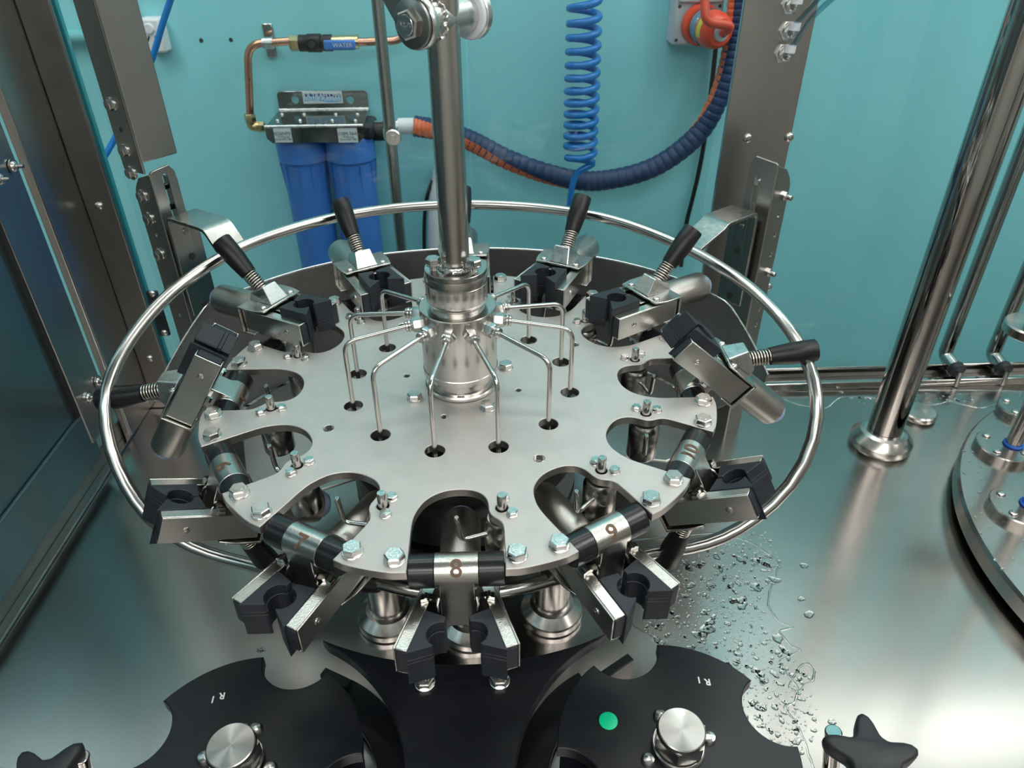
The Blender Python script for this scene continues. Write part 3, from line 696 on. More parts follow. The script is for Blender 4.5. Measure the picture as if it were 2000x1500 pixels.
t = empty('carousel_plate', (0, 0, 0), 'large round matt steel carousel plate with twelve deep notches', 'rotary plate')
obj('plate_disc', sheet(loops, -PT, 0, 'plate_disc', 'plate', bev=.0005, side='edge'), t)
me_big = bolt(.0074, .0052, .0078, .0013).mesh('hex_bolt', 'bolt', 30)
me_small = bolt(.0043, .0032, .0047, .0009).mesh('small_bolt', 'bolt', 30)
me_pin = B().lathe([(.0036,-.006),(.0036,.0125),(.0031,.0132)], 24).mesh('locating_pin', 'turned', 40)
dlt = rad(10.965*1)
b0 = sqrt(1); DB = .19137
for k in range(1, 13):
    for s_ in (-1, 1):
        a = AZ(k)+s_*DB; o = obj('hex_bolt', me_big, t, 0, T(.225*cos(a), .225*sin(a), 0) @ rotz(random.uniform(0, 6)))
    for r, tt in ((.1622, .0352), (.1793, .0412)):
        x, y = rt(k, r, tt); obj('small_bolt', me_small, t, 0, T(x, y, 0) @ rotz(random.uniform(0, 6)))
    x, y = rt(k, .1720, .0335); obj('locating_pin', me_pin, t, 0, T(x, y, 0))
for i in range(4):
    a = rad(-150.5+90*i); obj('centre_bolt', me_big, t, 0, T(.0492*cos(a), .0492*sin(a), 0) @ rotz(i*1.3) @ Matrix.Scale(.92, 4))
for r, a, h in THR:       # threads seen in the tapped holes
    b = B()
    for j in range(5):
        z = -.0006-.0013*j; b.lathe([(h*1.0, z-.0012), (h*.86, z-.0006), (h*1.0, z)], 20)
    v = B(); 
    for j in range(5):
        z = -.0008-.0013*j; v.tube([(h*.93*cos(2*pi*q/20), h*.93*sin(2*pi*q/20), z) for q in range(20)], .00038, 6, True)
    v.lathe([(h, -PT+.0005), (h*.98, -PT+.0006)], 20)
    v.build('tapped_thread', 'bolt', t).location = (r*cos(a), r*sin(a), 0)
# ------------------------------------------------------------------ drum, tray, guard below and behind the plate
t = empty('drive_drum', (0, 0, ZT), 'dark ringed drum under the carousel plate', 'drum')
B().lathe([(.085,.125),(.112,.130),(.112,.155),(.102,.157),(.102,.163),(.112,.165),(.112,.20),(.10,.205),(.10,.215),(.06,.22),(.06,.2615)], 72).build('drum', 'dark', t)
B().lathe([(.03,.0005),(.03,.1245)], 40).build('drum_shaft', 'turned', t)
for i, (a, r) in enumerate(((-118, .098), (-62, .098), (62, .098), (118, .098))):
    pass
for x, y, lb in ((-.0895, -.0435, 'turned steel pillar under the plate, front left'), (.0876, -.0442, 'turned steel pillar under the plate, front right'),
                 (-.0, -.058, 'turned steel pillar under the plate between the two front pillars'), (.035, .09, 'turned steel pillar hidden behind the drum')):
    o = B().lathe([(.0325,0),(.0335,.002),(.0335,.009),(.0325,.011),(.0235,.019),(.0205,.0195),(.0205,.0198),(.0195,.020),(.0195,.1245 if y > -.05 else .08)], 64).build('support_pillar', 'turned', smooth=16)
    o.location = (x, y-.012 if y < 0 else y, ZT); tag(o, lb, 'pillar')
# tray
t = empty('drip_tray', (0, 0, -.14), 'half round steel drip tray under the rear of the carousel', 'tray')
tr = [(.322*cos(rad(a)), .322*sin(rad(a))) for a in range(24, 157, 4)]
tr = tr+[(-.262,.10),(-.23,-.0),(-.16,.01),(-.118,.03),(-.105,.065),(-.075,.098),(-.04,.117),(0,.123),(.04,.117),(.075,.098),(.105,.068),(.130,.052),(.183,.050),(.221,.042),(.262,.060)]
obj('tray_floor', sheet([tr], -.004, 0, 'tray_floor', 'tray', bev=.001), t)
# wall of the bowl
t = empty('splash_guard', (0, 0, 0), 'curved grey steel sheet guard standing behind the carousel, its ends sloping down', 'guard')
GR = .325; prof = []
for a in range(10, 171, 2):
    if a < 25: zt = -.038+(.0425)*(a-10)/15
    elif a < 27: zt = .0045
    elif a < 150: zt = .0045-.009*sin(pi*(a-27)/123)**2*1.0
    else: zt = .011-.047*(a-150)/17 if a > 151 else .009
    if a < 24: zb = -.047-.094*(a-10)/14
    elif a > 156: zb = -.047-.094*(170-a)/14
    else: zb = -.1395
    prof.append((rad(a), zt, min(zb, zt-.004)))
th = .0022; b = B(); vs = []
for a, zt, zb in prof:
    vs += [(GR*cos(a), GR*sin(a), zb), (GR*cos(a), GR*sin(a), zt), ((GR+th)*cos(a), (GR+th)*sin(a), zt), ((GR+th)*cos(a), (GR+th)*sin(a), zb)]
n = len(prof); fs = [(0,1,2,3), (4*n-1,4*n-2,4*n-3,4*n-4)]
for i in range(n-1):
    for j in range(4): fs.append((4*i+j, 4*i+4+j, 4*i+4+(j+1)%4, 4*i+(j+1)%4))
b.add(vs, fs); b.build('guard_sheet', 'guard', t, smooth=30)
B().tube([((GR+th/2)*cos(a), (GR+th/2)*sin(a), zt+.0004) for a, zt, zb in prof], .0014, 8).build('top_edge', 'zinc', t)

# ------------------------------------------------------------------ centre manifold with fittings and rinse tubes
t = empty('rinse_manifold', (0, 0, 0), 'turned steel manifold with ten visible rinse tubes fanning out at the centre of the plate', 'manifold')
B().lathe([(.0332,.0002),(.0340,.0012),(.0340,.0035),(.0328,.0048),(.0290,.0052),(.0290,.015),(.0325,.0162),(.0348,.0168),(.0348,.0222),(.0343,.0228),(.0343,.0832),(.0338,.0840),(.0243,.0842)], 96).build('manifold_body', 'turned', t, smooth=30)
B().lathe([(.0243,.0842),(.0243,.0865),(.0268,.0905),(.0272,.0915),(.0272,.1078),(.0269,.1081),(.0269,.1085),(.0274,.1088),(.0274,.1150),(.0268,.1165)], 96).build('neck', 'turned', t, smooth=30)
b = B(); b.box(-.0035, .0035, -.0302, -.0285, .007, .0135); b.build('latch', 'turned', t)
def ngon_fit():
    b = B()
    b.lathe([(.0036,-.004),(.0036,.002)], 16)
    b.hexa(.0066, .0, .0085); b.lathe([(.0052,.0085),(.0055,.0092),(.0040,.0102),(.0054,.0110),(.0054,.0122),(.0040,.0128),(.0050,.0134),(.0046,.0148),(.0026,.0150)], 24)
    return b.mesh('compression_fitting', 'bolt', 30)
mf = ngon_fit(); ZF = .0712
for i in range(12):
    a = rad(-71.49+30*i); ca, sa = cos(a), sin(a)
    m = T(.0338*ca, .0338*sa, ZF) @ align(Vector((ca, sa, 0)))
    obj('compression_fitting', mf, t, 0, m)
    zb = .0660+random.uniform(-.0015, .0015); Rr = .1033
    P = bend([(.047*ca,.047*sa,ZF), ((Rr-.0)*ca, (Rr-.0)*sa, zb), (Rr*ca, Rr*sa, -.035)], .0125, 9)
    B().tube(P, .00212, 16).build('rinse_tube', 'tube', t, smooth=60)
# top flange with kidney slots and bolts
L = [circ(0, 0, .0268, 72)]
for j in range(3):
    a0 = rad(-118+120*j); a1 = a0+rad(78)
    L.append([(.0222*cos(a0+(a1-a0)*q/12), .0222*sin(a0+(a1-a0)*q/12)) for q in range(13)]+[(.0152*cos(a1-(a1-a0)*q/12), .0152*sin(a1-(a1-a0)*q/12)) for q in range(13)])
obj('slotted_flange', sheet(L, .1166, .1205, 'slotted_flange', 'turned', .0003), t)
me_f = bolt(.0067, .0050, .0064, .0012).mesh('flange_bolt', 'bolt', 30)
for a in (-160, -35, 85):
    o = obj('flange_bolt', me_f, t, 0, T(.0196*cos(rad(a)), .0196*sin(rad(a)), .1206+.0055) @ rotz(a)); 
    b = B()
    for q in range(7): b.lathe([(.0030,-.007+.001*q),(.0026,-.0066+.001*q),(.0030,-.0062+.001*q)], 16)
    b.build('bolt_thread', 'bolt', o)
# ------------------------------------------------------------------ centre column
t = empty('centre_column', (0, 0, .117), 'tall brushed steel centre column with a bolted swivel joint at the top', 'column')
B().lathe([(.0137,.0035),(.0132,.0050),(.0123,.0062),(.0123,.75)], 72).build('column_tube', 'turned', t, smooth=30)
b = B(); N = 60; vs = []
for i in range(N):
    a = 2*pi*i/N; r1 = .0140+.0006*math.sin(i*2.9); P0 = (r1*cos(a), r1*sin(a), .0040+.0008*math.sin(i*1.7))
    vs.append(P0)
b.tube(vs, .0016, 8, True); b.build('weld_bead', 'bolt', t)
cb = aty(822, 45, -.020); 
e0 = Vector((cb.x, cb.y, cb.z-.117)); axl = Vector((-.62, -.78, 0)).normalized()
zc_ = e0.z
b = B(); cyl0 = Vector((0, 0, zc_+.000)); 
b.cyl(cyl0-axl*.026, cyl0+axl*.0235, .0125, 40); b.build('pivot_boss', 'zinc', t)
b = B()
N = 40; side = align(axl)
b.tube([cyl0+axl*.010+side @ Vector((.0129*cos(2*pi*i/N), .0129*sin(2*pi*i/N), .0012*math.sin(i*2.3))) for i in range(N)], .0015, 8, True); b.build('weld_bead', 'bolt', t)
m = T(cyl0+axl*.0225) @ side
B().lathe([(.0165,0),(.0172,.001),(.0172,.0055),(.0165,.0065)], 48, m).build('link_eye', 'zinc', t)
B().lathe([(.0160,.0072),(.0163,.0078),(.0163,.0092),(.0155,.0098)], 48, m).build('washer', 'sheet', t)
b = B(); b.hexa(.0102, .0098, .0158, m @ rotz(.3)); b.lathe([(.0068,.0157),(.0064,.0161)], 24, m); b.build('pivot_bolt', 'bolt', t, smooth=30)
me = text('A2-70', .0046, 'zinc', None, .0001, bold=.02); obj('head_marking', me, t, 0, m @ T(0,0,.01615))
# link arm going up to the left
b = B(); d_up = (aty(735, -60, -.02)-aty(822, 30, -.02)).normalized(); Lk = .16
c0 = cyl0+axl*.0225; zz = axl; yy = (d_up-zz*d_up.dot(zz)).normalized(); xx = yy.cross(zz)
mk = Matrix((xx, yy, zz)).transposed().to_4x4(); mk = T(c0) @ mk
b.prism([(-.0165,0),(.0165,0),(.0165,Lk),(-.0165,Lk)], .0008, .0055, mk); b.build('link_arm', 'sheet', t, bevel=.0008)
m = T(cyl0-axl*.0265) @ align(-axl)
B().lathe([(.0165,.0),(.0170,.0006),(.0170,.0030),(.0165,.0036)], 44, m).build('spacer_washer', 'white', t)
B().lathe([(.0170,.0038),(.0180,.0046),(.0180,.0092),(.0172,.010)], 44, m).build('link_eye', 'zinc', t)

# ------------------------------------------------------------------ nozzles below the notches
mv = B().lathe([(.0136,-.046),(.0140,-.0445),(.0140,-.0145),(.0112,-.0095),(.004,-.0093)], 48).mesh('valve_body', 'turned', 30)
NP = [(.1720+.004,.0300,-.020),(.1835,.0022,-.0215),(.1840,-.0004,.0003)]
def nozz():
    P = bend(NP, .006, 7); n = len(P)
    b = B(); b.tube(P, .0021, 16)
    return b.mesh('nozzle_tube', 'tube', 60)
mn = nozz()
mt_ = B().lathe([(.0022,-.0034),(.0023,-.003),(.0018,-.0002),(.0015,.0004),(.0008,.0004),(.0007,-.001)], 20).mesh('nozzle_tip', 'bolt', 40)
WHERE = {1:'beside the upright gripper right of the column',2:'hidden behind the centre column',3:'below the upright gripper left of the column',4:'below the rear left folded-in gripper',5:'in the left notch beside the vertical gripper',
 6:'lower left, near the hub of gripper 6',7:'in the notch left of the front notch',8:'in the front centre notch',9:'in the notch right of the front notch',10:'lower right, close to the hub of gripper 10',11:'in the right notch beside the tilted gripper',12:'below the rear right folded-in gripper'}
for k in range(1, 13):
    e = empty('spray_nozzle', rotz(AZ(k)), 'J-shaped spray nozzle on a round valve, '+WHERE[k], 'nozzle', 'spray nozzles under the carousel plate')
    obj('valve_body', mv, e, 0, T(.1720, .0335, 0)); obj('nozzle_tube', mn, e); obj('nozzle_tip', mt_, e, 0, T(.1840, -.0004, .0030))

# ------------------------------------------------------------------ grippers
XP, YPV, TIP, END, ZTOP, ZBOT = .0277, -.0015, .0534, -.0254, -.0203, -.0447
def arm_mesh(s):
    b = B(); th = .0016; x = XP; wi = .0106
    def q(x0,x1,y0,y1,z0,z1): b.box(min(s*x0,s*x1), max(s*x0,s*x1), y0, y1, z0, z1)
    # C channel, relative to the pivot (s*.0200, YPV)
    px, py = .0200, YPV
    q(x-th-px, x-px, END-py, TIP-py, ZBOT, ZTOP)
    q(x-wi-px, x-th-px, -.012, TIP-py, ZTOP-th, ZTOP)
    q(x-wi-px, x-th-px, -.012, TIP-py, ZBOT, ZBOT+th)
    return b.mesh('clamp_arm', 'plated', 30)
def arc_pts(cx, cy, r, a0, a1, n=10): return [(cx+r*cos(rad(a0+(a1-a0)*i/n)), cy+r*sin(rad(a0+(a1-a0)*i/n))) for i in range(n+1)]
def jaw_poly(r, g=.0007, cy=.0350):
    # s = +1 side, closed coordinates: bite is a semicircle about (0, cy)
    a = math.degrees(math.acos(min(1, .0018/r)))
    return [(.0172,.0185),(.0110,.0190),(g,.0205),(g,cy-r*.97)]+arc_pts(0, cy, r, -a+0, a, 12)+[(.0020+g,.0462),(.0175,.0558),(.0172,.0530)]
def jaw_mesh(s):
    b = B(); px, py = .0200, YPV
    def pr(poly, z0, z1): b.prism([(s*(x-px if x is not None else 0), y-py) for x, y in poly], z0, z1)
    pr(jaw_poly(.0098), ZTOP-.0078, ZTOP+.0008)
    pr(jaw_poly(.0086), ZTOP-.0112, ZTOP-.0078)
    pr(jaw_poly(.0096), -.0525, ZTOP-.0112)
    pr([(.0170,.0195),(.0258,.0195),(.0258,.0541),(.0170,.0541)], ZBOT+.0019, ZTOP-.0019)
    return b.mesh('jaw', 'rubber', 30)
ARM = {s: arm_mesh(s) for s in (-1, 1)}; JAW = {s: jaw_mesh(s) for s in (-1, 1)}
b = B(); m = Matrix.Rotation(pi/2, 4, 'Y')
b.lathe([(.0122,-.0155),(.0126,-.0152),(.0126,.0152),(.0122,.0155)], 64, m); ME_HUB = b.mesh('hinge_hub', 'plated', 30)
b = B(); b.lathe([(.0118,.0156),(.0123,.0160),(.0123,.0334),(.0118,.0338)], 56, m); ME_BU = b.mesh('bushing', 'bush', 30)
b = B(); b.box(-.0122, .0122, -.0105, .0126, -.0440, .0, ); 
b.prism([(-.0122,.0126),(-.0122,.0020),(-.0165,-.004),(-.0165,-.0105),(.0165,-.0105),(.0165,-.004),(.0122,.0020),(.0122,.0126)], -.0215, -.0200)
ME_BR = b.mesh('bracket', 'plated', 30)
# U-shaped body: handle side plate, rear wall, hub side lip
b = B()
rr = [(-.0305,-.0285),(.0305,-.0285),(.0305,-.008),(.0270,.0055),(-.0270,.0055),(-.0305,-.008)]
b.prism(rr, -.0487, -.0466)
b.box(-.0305, .0305, -.0288, -.0268, -.0487, -.0185)
b.prism([(-.0305,-.0285),(.0305,-.0285),(.0305,-.012),(-.0305,-.012)], -.0203, -.0185)
ME_U = b.mesh('clamp_body', 'plated', 30)
b = B(); mY = T(0,-.0288,-.0325) @ Matrix.Rotation(pi/2, 4, 'X')
b.lathe([(.0160,.0),(.0162,.002),(.0162,.0545),(.0155,.0575),(.0130,.0590),(.008,.0592)], 56, mY); ME_CY = b.mesh('spring_cylinder', 'cast', 35)
b = B(); b.lathe([(.0122,.0585),(.0118,.0630),(.0090,.0665),(.004,.0680)], 32, mY); ME_CAP = b.mesh('end_cap', 'paleblue', 50)
b = B(); b.prism([(.0130,.0075),(.0205,.0050),(.0262,.0062),(.0262,.0112),(.0200,.0100),(.0150,.0128)], -.0200, -.0172)
b.tube([(.0135,.0090,-.0185),(.0145,.0125,-.0215),(.0140,.0150,-.0260)], .0011, 8); b.tube([(.0225,.006,-.0165),(.0225,.0115,-.0165)], .0013, 8)
ME_CLIP = b.mesh('spring_clip', 'bolt', 30)
# block and handle
HA = Vector((0,-.0165,-.0530)); HT = Vector((0,-.0622,-.1030)); HD = (HT-HA).normalized(); HL = (HT-HA).length
b = B()
vs = [(-.0125,-.028,-.0486),(.0125,-.028,-.0486),(.0125,.0035,-.0486),(-.0125,.0035,-.0486),
      (-.0092,-.0275,-.0560),(.0092,-.0275,-.0560),(.0092,-.0080,-.0655),(-.0092,-.0080,-.0655)]
b.add(vs, [(0,1,2,3),(7,6,5,4),(0,4,5,1),(1,5,6,2),(2,6,7,3),(3,7,4,0)]); ME_BLK = b.mesh('wedge_block', 'zinc', 0)
b = B(); ax_ = align(HD); mh = T(HA) @ ax_
n = 8; P = []
for i in range(n*16+1):
    a = 2*pi*i/16; u = i/(n*16); P.append(mh @ Vector((.0072*cos(a), .0072*sin(a), .004+u*.0215)))
b.tube(P, .00082, 8); ME_SP = b.mesh('spring', 'spring', 60)
b = B(); b.lathe([(.0050,.0),(.0050,.031)], 20, mh); ME_ROD = b.mesh('spring_rod', 'dark', 40)
b = B(); b.lathe([(.0070,.0255),(.0084,.0262),(.0094,.036),(.0107,.0485),(.0106,HL+.001),(.0100,HL+.002),(.0080,HL+.002)], 40, mh)
# flats where the rail is gripped
for s in (-1, 1): b.box(-.0104*1, .0104, -.0104 if s < 0 else .0060, -.0060 if s < 0 else .0104, HL-.0190, HL-.0170, mh) if False else None
ME_HD = b.mesh('handle', 'grip', 35)
ME_SC = screwhead(.0038, .0022).mesh('pivot_screw', 'bolt', 40)
ME_SS = screwhead(.0030, .0012).mesh('side_screw', 'bolt', 40)
GR_ = {8:(2,16.5),7:(0.2,3.6),9:(-1.8,4.2),6:(24.4,0),10:(29.8,.5),5:(123,1.2),11:(140.2,0),4:(178.5,1.5),3:(181.6,3.0),12:(180.1,1.0),1:(181.3,3.5),2:(181,3)}
LBL = {8:'open bottle gripper numbered 8 at the front centre of the plate', 7:'bottle gripper numbered 7 hanging outward, left of number 8', 9:'bottle gripper numbered 9 hanging outward, right of number 8',
 6:'closed bottle gripper numbered 6 at the lower left', 10:'closed bottle gripper numbered 10 at the lower right', 5:'bottle gripper standing upright at the far left, handle pointing left',
 11:'bottle gripper standing tilted at the far right, handle pointing right', 4:'bottle gripper folded inward at the rear left, handle before the left strap', 3:'bottle gripper folded inward left of the centre column, handle upright',
 12:'bottle gripper folded inward at the rear right, handle before the right strap', 1:'bottle gripper folded inward right of the centre column, handle upright', 2:'bottle gripper mostly hidden behind the centre column'}
def hubmap(scale_x=1):
    R_ = .01285
    def f(co):
        x, y, z = co; a = rad(42)-y/R_     # angle from the top (+z) outward (+y), reading upright from outside
        return Vector((-x, (R_+z)*math.sin(a), (R_+z)*math.cos(a)))
    return f
for k in range(1, 13):
    a = AZ(k); ph, ps = rad(GR_[k][0]), rad(GR_[k][1])
    n = Vector((cos(a), sin(a), 0)); zv = Vector((0,0,1))
    ly = n*cos(ph)+zv*sin(ph); lz = -n*sin(ph)+zv*cos(ph); lx = ly.cross(lz)
    mw = T(n*R0+zv*Z0) @ Matrix((lx, ly, lz)).transposed().to_4x4()
    e = empty('bottle_gripper', mw, LBL[k], 'gripper', 'bottle grippers around the carousel')
    h = obj('hinge_hub', ME_HUB, e)
    tx = text(str(k), .0180, 'etch', hubmap(), .0003, 'number', bold=.012)
    obj('number', tx, h)
    obj('bushing', ME_BU, e); obj('bushing', ME_BU, e, 0, rotz(pi))
    obj('bracket', ME_BR, e, .0006); obj('clamp_body', ME_U, e, .0007)
    for s in (-1, 1):
        mp = T(s*.0200, YPV, 0) @ rotz(-s*ps)
        ar = obj('clamp_arm', ARM[s], e, .0006, mp)
        obj('jaw', JAW[s], e, .0005, mp)
        obj('side_screw', ME_SS, ar, 0, T(s*(XP-.0200), .0338-YPV, -.0325) @ Matrix.Rotation(s*pi/2, 4, 'Y'))
        obj('pivot_screw', ME_SC, e, 0, T(s*.0200, YPV, -.0487) @ Matrix.Rotation(pi, 4, 'X'))
    obj('spring_clip', ME_CLIP, e); obj('spring_clip', ME_CLIP, e, 0, Matrix.Scale(-1, 4, (1,0,0)))
    cy = obj('spring_cylinder', ME_CY, e); obj('end_cap', ME_CAP, cy)
    obj('wedge_block', ME_BLK, e, .0012); obj('spring', ME_SP, e); obj('spring_rod', ME_ROD, e); obj('handle', ME_HD, e)
# ------------------------------------------------------------------ ring rail: threads the tips of all handles
BETA = [(-179.1,10.1),(-175.4,-9),(-170.6,-28.1),(-165.6,-43.6),(-158.2,-72),(-153.6,-86.6),(-135,-112),(-117,-121.2),(-101.8,-121.4),(-90,-121.3),(-81.6,-121.1),(-62.8,-119.7),(-45,-112),(-31.5,-99.2),(-26.2,-84.5),(-20.9,-64.3),(-15.6,-46.3),(-13.2,-27),(-10.8,-13),(-7.7,1.3),(-4,11.5),(6.2,23.4),(20.5,31.2),(37.1,36.6),(56,44),(78.5,43.9),(94.3,45.1),(122.5,47.3),(142.8,47.1),(160,36),(172,22)]
def beta(az):
    n = len(BETA); L = [(a-360, b) for a, b in BETA[-3:]]+BETA+[(a+360, b) for a, b in BETA[:3]]
    for i in range(len(L)-1):
        if L[i][0] <= az <= L[i+1][0]:
            u = (az-L[i][0])/(L[i+1][0]-L[i][0]); return L[i][1]+u*(L[i+1][1]-L[i][1])
raw = [beta(-180+2*i) for i in range(180)]
for _ in range(4): raw = [(raw[i-1]+2*raw[i]+raw[(i+1)%180])/4 for i in range(180)]
RL = .112; P = []
for i in range(180):
    a = rad(-180+2*i); bt = rad(raw[i]); r = R0+RL*cos(bt); P.append((r*cos(a), r*sin(a), Z0+RL*sin(bt)))
o = B().tube(P, .0062, 20, True).build('ring_rail', 'tube', smooth=60)
tag(o, 'bent steel ring rail sweeping around the carousel through the gripper handles', 'rail')

# ================================================================== FRONT: guide plate, starwheels, clamps
ZG = -.180
def arcp(cx, cy, r, a0, a1, n=24): return [(cx+r*cos(rad(a0+(a1-a0)*i/n)), cy+r*sin(rad(a0+(a1-a0)*i/n))) for i in range(n+1)]
def isect(c1, r1, c2, r2, pick):
    d = (Vector(c2)-Vector(c1)); D = d.length; a = (r1*r1-r2*r2+D*D)/(2*D); h = sqrt(max(0, r1*r1-a*a)); m = Vector(c1)+d*a/D; p = Vector((-d.y, d.x))/D*h
    return max((m+p, m-p), key=pick)
CL, RLc = Vector((-.2015, -.2905)), .1550
CRr, RRr = Vector((.1920, -.2965)), .1548
CA, RA = Vector((.0025, .130)), .3095
pl = isect(CA, RA, CL, RLc, lambda p: p.y); pr_ = isect(CA, RA, CRr, RRr, lambda p: p.y)
ang = lambda c, p: math.degrees(atan2(p.y-c.y, p.x-c.x))
a0 = ang(CA, pl); a1 = ang(CA, pr_)
loop = arcp(CA.x, CA.y, RA, a0, a1, 30)
b0_ = ang(CRr, pr_); loop += arcp(CRr.x, CRr.y, RRr, b0_, 205, 30)[1:]
loop += [(.05,-.47), (-.05,-.47)]
b1_ = ang(CL, pl); loop += arcp(CL.x, CL.y, RLc, -25, b1_, 30)[:-1]
t = empty('guide_plate', (0, 0, ZG), 'black plastic centre guide between the two starwheels, below gripper 8', 'guide plate')
obj('guide_slab', sheet([loop], -.012, 0, 'guide_slab', 'pom', .0008), t)
for px, py in ((830, 1334), (976, 1330)):
    q = atz(px, py, ZG); o = bolt(.0082, .0055, .0090, .0014).build('hex_bolt', 'bolt', t); o.location = (q.x, q.y, 0)
# lower guide layer: two black crescents, and standoffs
def crescent(c, r0, r1, a0, a1, z, lb):
    L = arcp(c.x, c.y, r1, a0, a1, 30)+arcp(c.x, c.y, r0, a1, a0, 30)
    o = obj('lower_guide', sheet([L], -.010, 0, 'lower_guide', 'pom', .0008)); o.location = (0, 0, z); tag(o, lb, 'guide')
SL, SR = Vector((-.1738, -.2690)), Vector((.1655, -.2710)); ZS = -.165
crescent(SL, .100, .130, -20, 62, -.232, 'lower black curved guide under the left starwheel')
crescent(SR, .100, .130, 118, 205, -.232, 'lower black curved guide under the right starwheel')
for x, y, lb in ((-.02, -.25, 'left'), (.03, -.25, 'right')):
    o = B().lathe([(.008,0),(.008,.0775)], 20).build('standoff', 'dark'); o.location = (x, y, ZT); tag(o, 'dark standoff under the guide plate, %s one' % lb, 'standoff')
# bars seen through the notches
for (px, py, lx, ly, ang_, lb) in ((655, 1322, .030, .009, -28, 'short black bar seen through the notch of the left starwheel'), (1205, 1300, .036, .009, 33, 'short black bar seen through the notch of the right starwheel')):
    q = atz(px, py, -.225); o = B().box(-lx/2, lx/2, -ly/2, ly/2, -.03, 0).build('guide_bar', 'pom', bevel=.001); o.matrix_basis = T(q) @ rotz(rad(ang_)); tag(o, lb, 'bar')
# bottle platforms below the starwheels
for c, lb in ((SL, 'left'), (SR, 'right')):
    o = B().lathe([(.078,0),(.078,.018),(.0775,.0185)], 64).build('star_platform', 'cast'); o.location = (c.x, c.y, ZT); tag(o, 'grey blasted platform disc under the %s starwheel' % lb, 'platform')
    L = arcp(0, 0, .1005, 0, 359, 90); L2 = arcp(0, 0, .090, 0, 359, 90)
    me = sheet([L, L2], .016, .020, 'wear_strip', 'tray', .0003); o2 = obj('wear_strip', me, o)
def starwheel(c, R_, notch_az, lb, text_px, marks):
    # pockets cut from the rim
    n = len(notch_az); L = []; pr = .0317; rc = R_+.0032
    import itertools
    hw = None
    events = []
    for a in sorted(notch_az):
        # circle pocket centred on radius rc
        cc = Vector((rc*cos(rad(a)), rc*sin(rad(a))))
        p1 = isect(Vector((0,0)), R_, cc, pr, lambda p: (math.degrees(atan2(p.y,p.x))-a+540)%360-180)
        p0 = isect(Vector((0,0)), R_, cc, pr, lambda p: -((math.degrees(atan2(p.y,p.x))-a+540)%360-180))
        events.append((a, cc, p0, p1))
    for i, (a, cc, p0, p1) in enumerate(events):
        s0 = math.degrees(atan2(p0.y-cc.y, p0.x-cc.x)); s1 = math.degrees(atan2(p1.y-cc.y, p1.x-cc.x))
        mid = a+180
        while s0 > mid: s0 -= 360
        while s0 < mid-180: s0 += 360
        # sweep from s0 through the inside direction to s1
        d0 = (s0-mid+540)%360-180; d1 = (s1-mid+540)%360-180
        L += [(cc.x+pr*cos(rad(mid+d0+(d1-d0)*q/18)), cc.y+pr*sin(rad(mid+d0+(d1-d0)*q/18))) for q in range(19)]
        e0 = math.degrees(atan2(p1.y, p1.x)); nx = events[(i+1) % n]; e1 = math.degrees(atan2(nx[2].y, nx[2].x))
        while e1 < e0: e1 += 360
        L += [(R_*cos(rad(e0+(e1-e0)*q/16)), R_*sin(rad(e0+(e1-e0)*q/16))) for q in range(1, 16)]
    t = empty('starwheel', (c.x, c.y, ZS), lb, 'starwheel', 'black starwheels at the front')
    obj('wheel_disc', sheet([L], -.013, 0, 'wheel_disc', 'pom', .0008), t)
    L2 = [(x*.97, y*.97) for x, y in L]
    obj('lower_disc', sheet([L2], -.050, -.038, 'lower_disc', 'pom', .0008), t)
    B().lathe([(.0205,-.0955),(.0205,-.0505)], 40).build('shaft', 'turned', t)
    B().lathe([(.0300,-.0378),(.0300,-.0135)], 40).build('hub_spacer', 'dark', t)
    B().lathe([(.0195,0),(.0205,.001),(.0205,.005),(.0195,.006),(.0130,.0062)], 56).build('knob_collar', 'turned', t)
    b = B(); r = .0200; zt = .0250
    P = []
    b.prism([(r*1.0*cos(rad(60*i+12)), r*1.0*sin(rad(60*i+12))) for i in range(6)], .0078, zt-.004)
    b.lathe([(.0172,.0062),(.0185,.0078)], 40)
    b.lathe([(.0186,zt-.0042),(.0180,zt-.0006),(.0172,zt)], 60)
    b.build('hex_knob', 'knobtop', t, smooth=30)
    for a in marks:
        o = B().lathe([(.0058,0),(.0056,.002),(.0042,.0040),(.0020,.0046)], 28).build('dome_screw', 'bolt', t); o.location = (.0268*cos(rad(a)), .0268*sin(rad(a)), 0)
    for s_, px, py, rz in text_px:
        q = atz(px, py, ZS); me = text(s_, .0084, 'paint', None, .00015, 'mark', bold=.02)
        obj('mark', me, t, 0, T(q.x-c.x, q.y-c.y, .0003) @ rotz(rad(rz)))
    return t
def az_of(c, px, py): q = atz(px, py, ZS); return math.degrees(atan2(q.y-c.y, q.x-c.x))
nL = az_of(SL, 578, 1300); nR = az_of(SR, 1218, 1290)
starwheel(SL, .0940, [73+i*90 for i in range(4)], 'black starwheel at the front left, R1 mark and bright hexagon knob',
          [('R', 434, 1359, 184), ('1', 416, 1366, 184)], [az_of(SL, 493, 1438), az_of(SL, 401, 1482), az_of(SL, 512, 1500)])
tR = starwheel(SR, .0935, [17.2+i*90 for i in range(4)], 'black starwheel at the front right with a green plug and R1 mark',
          [('R', 1382, 1332, 176), ('1', 1365, 1328, 176)], [az_of(SR, 1294, 1408), az_of(SR, 1380, 1445), az_of(SR, 1271, 1484)])
q = atz(1188, 1409, ZS)
B().lathe([(.0075,.0001),(.0075,.0012),(.0068,.0016)], 32).build('green_plug', 'green', tR).location = (q.x-SR.x, q.y-SR.y, 0)
